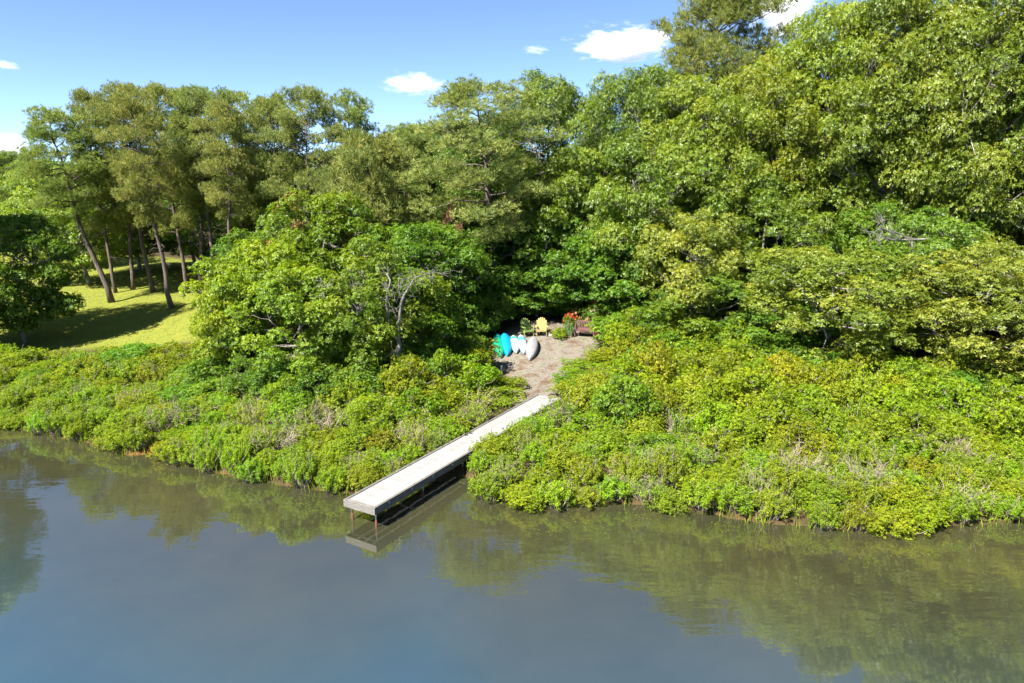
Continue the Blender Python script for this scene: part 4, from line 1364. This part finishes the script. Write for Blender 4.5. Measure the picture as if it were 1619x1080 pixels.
def stone_mesh(seed, s, mat):
    rng = np.random.default_rng(seed)
    n, k = 7, 12
    V = []
    ph = rng.uniform(0, 6, 4)
    for i in range(n):
        a = i / (n - 1) * math.pi
        for j in range(k):
            b = j / k * 2 * math.pi
            w = 1 + 0.14 * math.sin(2 * b + ph[0]) + 0.09 * math.sin(3 * b + ph[1] + a * 2) + 0.05 * math.sin(5 * b + ph[2])
            V.append((s[0] / 2 * math.sin(a) ** 0.7 * math.cos(b) * w, s[1] / 2 * math.sin(a) ** 0.7 * math.sin(b) * w, -s[2] / 2 * math.cos(a) * (1 + 0.08 * math.sin(b + ph[3]))))
    Q = [(i * k + j, i * k + (j + 1) % k, (i + 1) * k + (j + 1) % k, (i + 1) * k + j) for i in range(n - 1) for j in range(k)]
    return mesh_np('boulder', V, Q, mat, None, True)


M['tan_stone'] = plain_material('tan_stone', (0.46, 0.30, 0.17), 0.9, 0.2, 0.25, 6, 0, 0.6)
M['grey_stone'] = plain_material('grey_stone', (0.30, 0.27, 0.24), 0.9, 0.2, 0.3, 6, 0, 0.6)
for px, py, s, mt, lab in ((912, 515, (0.75, 0.55, 0.26), 'tan_stone', 'flat tan boulder behind the left end of the bench'), (906, 521, (0.6, 0.35, 0.18), 'grey_stone', 'low brown stone between the spiky plant and the bench'),
                           (868, 531, (0.55, 0.18, 0.12), 'grey_stone', 'grey edging stone right of the yellow chair'), (900, 533, (0.40, 0.22, 0.10), 'tan_stone', 'small flat stone left of the bench leg')):
    p = ground(px, py)
    tag(link('boulder', stone_mesh(px, s, M[mt]), None, (p.x, p.y, p.z + s[2] * 0.3)), lab, 'stone')
M['white_paint'] = plain_material('white_painted_post', (0.72, 0.72, 0.68), 0.7, 0.3, 0.1, 8)
p = ground(793, 590)
wp = tag(empty('marker_post', p), 'short white post at the left edge of the path by the hedge', 'post')
link('shaft', Build().box((0, 0, 0.16), (0.09, 0.09, 0.40)).mesh('shaft', M['white_paint']), wp)
link('cap', Build().box((0, 0, 0.375), (0.115, 0.115, 0.03), taper=0.7).mesh('cap', M['white_paint']), wp)

# ------------------------------------------------------------------ bare forked tree, fallen limbs
def px_path(pts, Y, dz=None):
    return [np.array(at(a, b, Y + (dz[i] if dz else 0))) for i, (a, b) in enumerate(pts)]


def bare_tree(name, label, Y, limbs, cat='dead tree'):
    base = at(*limbs[0][0][0], Y)
    g = hz(base.x, base.y)
    r = empty(name, (base.x, base.y, g - 0.05))
    rng = np.random.default_rng(int(abs(base.x) * 97) + 5)
    for k, (pts, r0, r1) in enumerate(limbs):
        P = [np.array(at(a, b, Y + 0.25 * math.sin(i + k))) - np.array((base.x, base.y, g - 0.05)) for i, (a, b) in enumerate(pts)]
        if k == 0:
            P = [np.array((0.0, 0.0, 0.0))] + P
        P = np.array(P)
        t = np.linspace(0, 1, len(P))
        tt = np.linspace(0, 1, len(P) * 4)
        PP = np.stack([np.interp(tt, t, P[:, c]) for c in range(3)], 1)
        PP[1:-1] = (PP[:-2] + PP[1:-1] + PP[2:]) / 3 + rng.normal(0, 0.012, (len(PP) - 2, 3))
        bb = Build().tube(PP, np.linspace(r0, r1, len(PP)), 7)
        for _ in range(7):
            i = rng.integers(len(PP) // 2, len(PP))
            d = unit(rng.normal(0, 1, 3) + np.array([0, -0.2, 0.5]))
            q = PP[i] + d * rng.uniform(0.3, 0.8)
            bb.tube(curve(PP[i], q, rng, 4, wob=0.09), np.linspace(0.015, 0.006, 4), 4, cap=False)
            for _2 in range(3):
                bb.tube(curve((PP[i] + q) / 2, q + rng.normal(0, 0.3, 3), rng, 3, wob=0.08), [0.011, 0.008, 0.005], 3, cap=False)
        link('trunk' if k == 0 else 'limb', bb.mesh('limb', M['grey_bark'], True), r)
    return tag(r, label, cat)


bare_tree('bare_tree', 'bare pale grey tree with forked trunk among light green crowns', 29.6, [
    ([(634, 600), (632, 560), (630, 535)], 0.13, 0.10),
    ([(630, 540), (618, 520), (612, 490), (612, 462), (618, 445), (612, 432)], 0.085, 0.03),
    ([(630, 540), (630, 520), (633, 495), (637, 470), (648, 452), (656, 438)], 0.085, 0.035),
    ([(636, 472), (630, 455), (631, 440)], 0.04, 0.02),
    ([(655, 440), (672, 434), (690, 430)], 0.03, 0.012)])
bare_tree('bare_tree', 'bare grey branches reaching from the light green tree left of the forked trunk', 29.9, [
    ([(560, 570), (562, 520), (556, 480)], 0.05, 0.04),
    ([(556, 482), (540, 462), (525, 455), (510, 452)], 0.035, 0.012),
    ([(556, 482), (562, 460), (556, 440)], 0.03, 0.012)])
bare_tree('bare_tree', 'pale bare trunk showing in the oak behind the bench', 40.2, [
    ([(1037, 520), (1037, 450), (1034, 380)], 0.13, 0.11),
    ([(1034, 385), (1032, 330), (1031, 270), (1030, 240)], 0.10, 0.05),
    ([(1034, 385), (1015, 320), (1000, 285)], 0.07, 0.03)])
bare_tree('bare_tree', 'pale slanting trunk showing right of the pale olive oak', 39.0, [
    ([(1168, 480), (1166, 400), (1163, 350)], 0.12, 0.10),
    ([(1163, 352), (1158, 310), (1145, 275), (1138, 255)], 0.09, 0.04),
    ([(1163, 352), (1148, 330), (1140, 320)], 0.06, 0.03)])
bare_tree('bare_tree', 'pale dead limbs lying out over the spreading olive oak', 33.0, [
    ([(1450, 470), (1448, 420), (1440, 378)], 0.07, 0.06),
    ([(1468, 378), (1440, 379), (1412, 380), (1395, 376)], 0.06, 0.03),
    ([(1440, 379), (1415, 366), (1392, 362), (1375, 370)], 0.04, 0.012),
    ([(1425, 379), (1405, 364), (1385, 358)], 0.03, 0.01)])
bare_tree('bare_tree', 'bleached dead branch standing out of the thicket right of the dock', 23.6, [
    ([(1262, 745), (1264, 728), (1258, 716)], 0.03, 0.025),
    ([(1258, 718), (1268, 714), (1278, 720)], 0.022, 0.010),
    ([(1258, 718), (1250, 722), (1243, 716)], 0.022, 0.010)])

# ------------------------------------------------------------------ ground cover (uncountable)
rg = np.random.default_rng(21)


def scatter(n, x0, x1, y0, y1, test):
    x, y = rg.uniform(x0, x1, n), rg.uniform(y0, y1, n)
    k = test(x, y)
    return x[k], y[k]


def blades(x, y, h, w, col, name, mat, label, cat, lean=0.5):
    n = len(x)
    z = height(x, y)
    a = rg.uniform(0, 6.28, n)
    hh = h * rg.uniform(0.5, 1.3, n)
    s = np.stack([np.cos(a), np.sin(a), np.zeros(n)], 1)
    b = rg.uniform(0, 6.28, n)
    ln = np.stack([np.cos(b), np.sin(b), np.zeros(n)], 1) * (hh * lean * rg.uniform(0.2, 1, n))[:, None]
    P = np.stack([x, y, z - 0.01], 1)
    up = np.array([0, 0, 1.0]) * hh[:, None]
    V = np.stack([P - s * w, P + s * w, P + up * 0.6 + ln * 0.4 + s * w * 0.7, P + up + ln], 1).reshape(-1, 3)
    Qd = np.arange(n * 4).reshape(n, 4)
    o = link(name, mesh_np(name, V, Qd, mat, np.repeat(rg.uniform(0, 1, n), 4)))
    o.color = (*col, 1)
    return tag(o, label, cat, None, 'stuff')


x, y = scatter(150000, -70, -8, 38, 84, lambda x, y: (poly_signed(x, y, LWX, LWY) < 0.2) & (np.abs(x) < y * 0.8 + 3))
blades(x, y, 0.055, 0.020, (0.85, 0.74, 5.0), 'lawn_grass', M['shrub'], 'short mown yellow-green lawn grass under the pines', 'grass', 0.9)
x, y = scatter(9000, -3, 8, 29, 46, lambda x, y: (poly_signed(x, y, CLX, CLY) < 0.1) & (np.sin(x * 1.7 + y) + np.sin(y * 2.1 - x * 0.6) + rg.normal(0, 0.5, len(x)) > 0.7))
blades(x, y, 0.055, 0.012, (1.1, 0.95, 2.0), 'sparse_grass', M['shrub'], 'thin patchy grass on the bare clearing', 'grass', 0.8)
x, y = scatter(16000, -3, 8, 29, 46, lambda x, y: poly_signed(x, y, CLX, CLY) < 0.6)
o = blades(x, y, 0.012, 0.020, (1.0, 1.0, 1.0), 'leaf_litter', M['rust_needle'], 'brown fallen leaves and pine straw on the clearing', 'leaf litter', 5.0)
# low growth between the shrubs
x, y = scatter(74000, -44, 34, 17, 44, lambda x, y: (y - shore(x) > 0.0) & (y < np.interp(x, bkx, bky) + 0.6) & (poly_signed(x, y, CLX, CLY) > 0.25) & (np.abs(x) < y * 0.86 + 9)
               & ~((dock_uv(x, y)[1] > -0.15) & (dock_uv(x, y)[1] < 1.4) & (dock_uv(x, y)[0] > -1) & (dock_uv(x, y)[0] < 13)))
P = np.stack([x, y, height(x, y) + rg.uniform(0.04, 0.42, len(x))], 1)
V, Qd = rosettes(rg, P, np.tile(np.array([0, 0, 1.0]), (len(x), 1)) + rg.normal(0, 0.4, (len(x), 3)), 5, 0.10, 0.042, 1.0, 0.1)
o = link('undergrowth', mesh_np('undergrowth', V, Qd, M['shrub'], np.repeat(rg.uniform(0.1, 0.8, len(x) * 5), 4)))
o.color = (0.85, 0.95, 1, 1)
tag(o, 'low leafy undergrowth between the shrubs on both banks', 'undergrowth', None, 'stuff')
# reeds and sedge at the water's edge
x, y = scatter(60000, -36, 26, 16, 36, lambda x, y: (y - shore(x) > -0.25) & (y - shore(x) < 1.3) & (np.abs(x) < y * 0.86 + 2) & ~((dock_uv(x, y)[1] > -0.1) & (dock_uv(x, y)[1] < 1.35)))
blades(x, y, 0.42, 0.009, (1.0, 1.05, 1.6), 'sedge', M['shrub'], 'thin green and straw sedge along the water edge', 'sedge', 0.35)
# floating weed
x, y = scatter(120000, -36, 26, 14, 34, lambda x, y: (y - shore(x) > -1.5 - 0.9 * np.sin(x * 0.8) - 0.5 * np.sin(x * 2.3)) & (y - shore(x) < 0.3) & (np.sin(x * 3.1 + y * 2) + np.sin(x * 1.3 - y * 4.0) + rg.normal(0, 0.6, len(x)) > 0.9))
n = len(x)
a = rg.uniform(0, 6.28, n)
sz = rg.uniform(0.012, 0.04, n)
c = np.stack([x, y, np.full(n, 0.004)], 1)
V = np.stack([c + np.stack([np.cos(a + q) * sz, np.sin(a + q) * sz * 0.6, rg.uniform(0, 0.004, n)], 1) for q in (0, 1.57, 3.14, 4.71)], 1).reshape(-1, 3)
o = link('floating_weed', mesh_np('floating_weed', V, np.arange(n * 4).reshape(n, 4), M['maple'], np.repeat(rg.uniform(0, 1, n), 4)))
o.color = (1.1, 0.9, 1.2, 1)
tag(o, 'scattered floating pond weed along the bank', 'pond weed', None, 'stuff')


# ------------------------------------------------------------------ clouds
def cloud_material(seed, dens):
    m, nt, N, L, b = new_mat('cloud_vapour')
    N.remove(b)
    tc = N.new('ShaderNodeTexCoord')
    mp = N.new('ShaderNodeMapping')
    mp.inputs['Location'].default_value = (seed * 3.1, seed * 1.7, 0)
    L.new(tc.outputs['Generated'], mp.inputs['Vector'])
    n1 = noise(N, L, mp.outputs[0], 4.2, 5, 0.62)
    # fall off towards the outside of the body
    sb = N.new('ShaderNodeVectorMath')
    sb.operation = 'SUBTRACT'
    L.new(tc.outputs['Generated'], sb.inputs[0])
    sb.inputs[1].default_value = (0.5, 0.5, 0.38)
    ln = N.new('ShaderNodeVectorMath')
    ln.operation = 'LENGTH'
    L.new(sb.outputs[0], ln.inputs[0])
    a = N.new('ShaderNodeMath')
    a.operation = 'MULTIPLY_ADD'
    L.new(ln.outputs['Value'], a.inputs[0])
    a.inputs[1].default_value = -1.35
    a.inputs[2].default_value = -0.29
    s = N.new('ShaderNodeMath')
    s.operation = 'MULTIPLY_ADD'
    L.new(n1.outputs[0], s.inputs[0])
    s.inputs[1].default_value = 1.45
    L.new(a.outputs[0], s.inputs[2])
    k = N.new('ShaderNodeMapRange')
    k.inputs['From Min'].default_value = 0.0
    k.inputs['From Max'].default_value = 0.28
    k.inputs['To Max'].default_value = dens
    L.new(s.outputs[0], k.inputs['Value'])
    v = N.new('ShaderNodeVolumePrincipled')
    v.inputs['Color'].default_value = (0.99, 0.99, 0.99, 1)
    v.inputs['Anisotropy'].default_value = 0.1
    L.new(k.outputs[0], v.inputs['Density'])
    L.new(v.outputs[0], N['Material Output'].inputs['Volume'])
    return m


def cloud(px, py, wpx, hpx, label, dens=0.03, Y=3000.0, seed=1):
    c = at(px, py, Y)
    w, h = wpx / F * Y, hpx / F * Y
    n, k = 16, 24
    rng = np.random.default_rng(seed)
    ph = rng.uniform(0, 6, 6)
    V = []
    for i in range(n):
        a = i / (n - 1) * math.pi
        for j in range(k):
            b = j / k * 2 * math.pi
            r = 1 + 0.10 * math.sin(2 * b + ph[0]) * math.sin(a) + 0.08 * math.sin(3 * b + 2 * a + ph[1]) * math.sin(a)
            z = -math.cos(a)
            V.append((w / 2 * math.sin(a) * math.cos(b) * r, w / 2.4 * math.sin(a) * math.sin(b) * r, h * (0.62 * z if z > 0 else 0.38 * z)))
    Q = [(i * k + j, i * k + (j + 1) % k, (i + 1) * k + (j + 1) % k, (i + 1) * k + j) for i in range(n - 1) for j in range(k)]
    o = link('cloud', mesh_np('cloud', V, Q, cloud_material(seed, dens), None, True), None, c)
    return tag(o, label, 'cloud')


cloud(982, 70, 195, 62, 'white fair-weather cloud left of the skyline pine', 0.030, seed=1)
cloud(657, 134, 108, 44, 'small white cloud above the green oak between the pines', 0.022, seed=2)
cloud(1248, 18, 130, 110, 'white cloud right of the skyline pine, partly behind the oaks', 0.030, seed=3)
cloud(10, 232, 130, 60, 'pale low cloud at the left edge above the distant wood', 0.012, seed=4)
cloud(845, 79, 55, 16, 'faint wisp of cloud left of the large cloud', 0.010, seed=5)
cloud(8, 103, 70, 16, 'faint wisp of cloud at the left edge high up', 0.010, seed=6)
cloud(1077, 44, 26, 14, 'tiny cloud puff between the large cloud and the skyline pine', 0.022, seed=7)

# ------------------------------------------------------------------ labels of the look-alikes in the wood
MARKS = [(-260, 'far beyond the left edge'), (-60, 'beyond the left edge'), (60, 'by the left edge'), (160, 'behind the leaning pine'), (260, 'behind the front pine'), (360, 'behind the pine grove'), (450, 'behind the yellow-green tree'),
         (540, 'near the domed bright green tree'), (640, 'near the young feathery pine'), (740, 'left of the broad pine trunk'), (820, 'behind the kayaks'), (870, 'behind the garden chairs'), (960, 'behind the bench'),
         (1050, 'near the pale bare trunk'), (1150, 'near the pale olive oak'), (1250, 'left of the spreading olive oak'), (1350, 'near the spreading olive oak'), (1450, 'near the pale dead limbs'), (1550, 'near the forking oak'),
         (1640, 'by the right edge'), (9999, 'beyond the right edge')]
same = {}
for o in list(bpy.data.objects):
    if o.parent is None and o.get('group') and (o.name.startswith('woodland_')):
        px = 809.5 + F * o.location.x / (o.location.y * CT + (CAM_H - 3) * ST)
        mark = next(t for q, t in MARKS if px < q)
        base = o['label'].split(' left of the clearing')[0].split(' right of the clearing')[0].split(' behind the clearing')[0]
        same.setdefault(base + ' ' + mark, []).append((px, o))
for lab, mem in same.items():
    mem.sort(key=lambda t: t[0])
    for k, (px, o) in enumerate(mem):
        pre = '' if len(mem) == 1 else (('leftmost ', 'rightmost ') if len(mem) == 2 else ('leftmost ',) + (('middle ',) if len(mem) == 3 else ('second leftmost ', 'third leftmost ', 'fourth leftmost ', 'fifth leftmost ', 'sixth leftmost ')[:len(mem) - 2]) + ('rightmost ',))[k]
        o['label'] = pre + lab
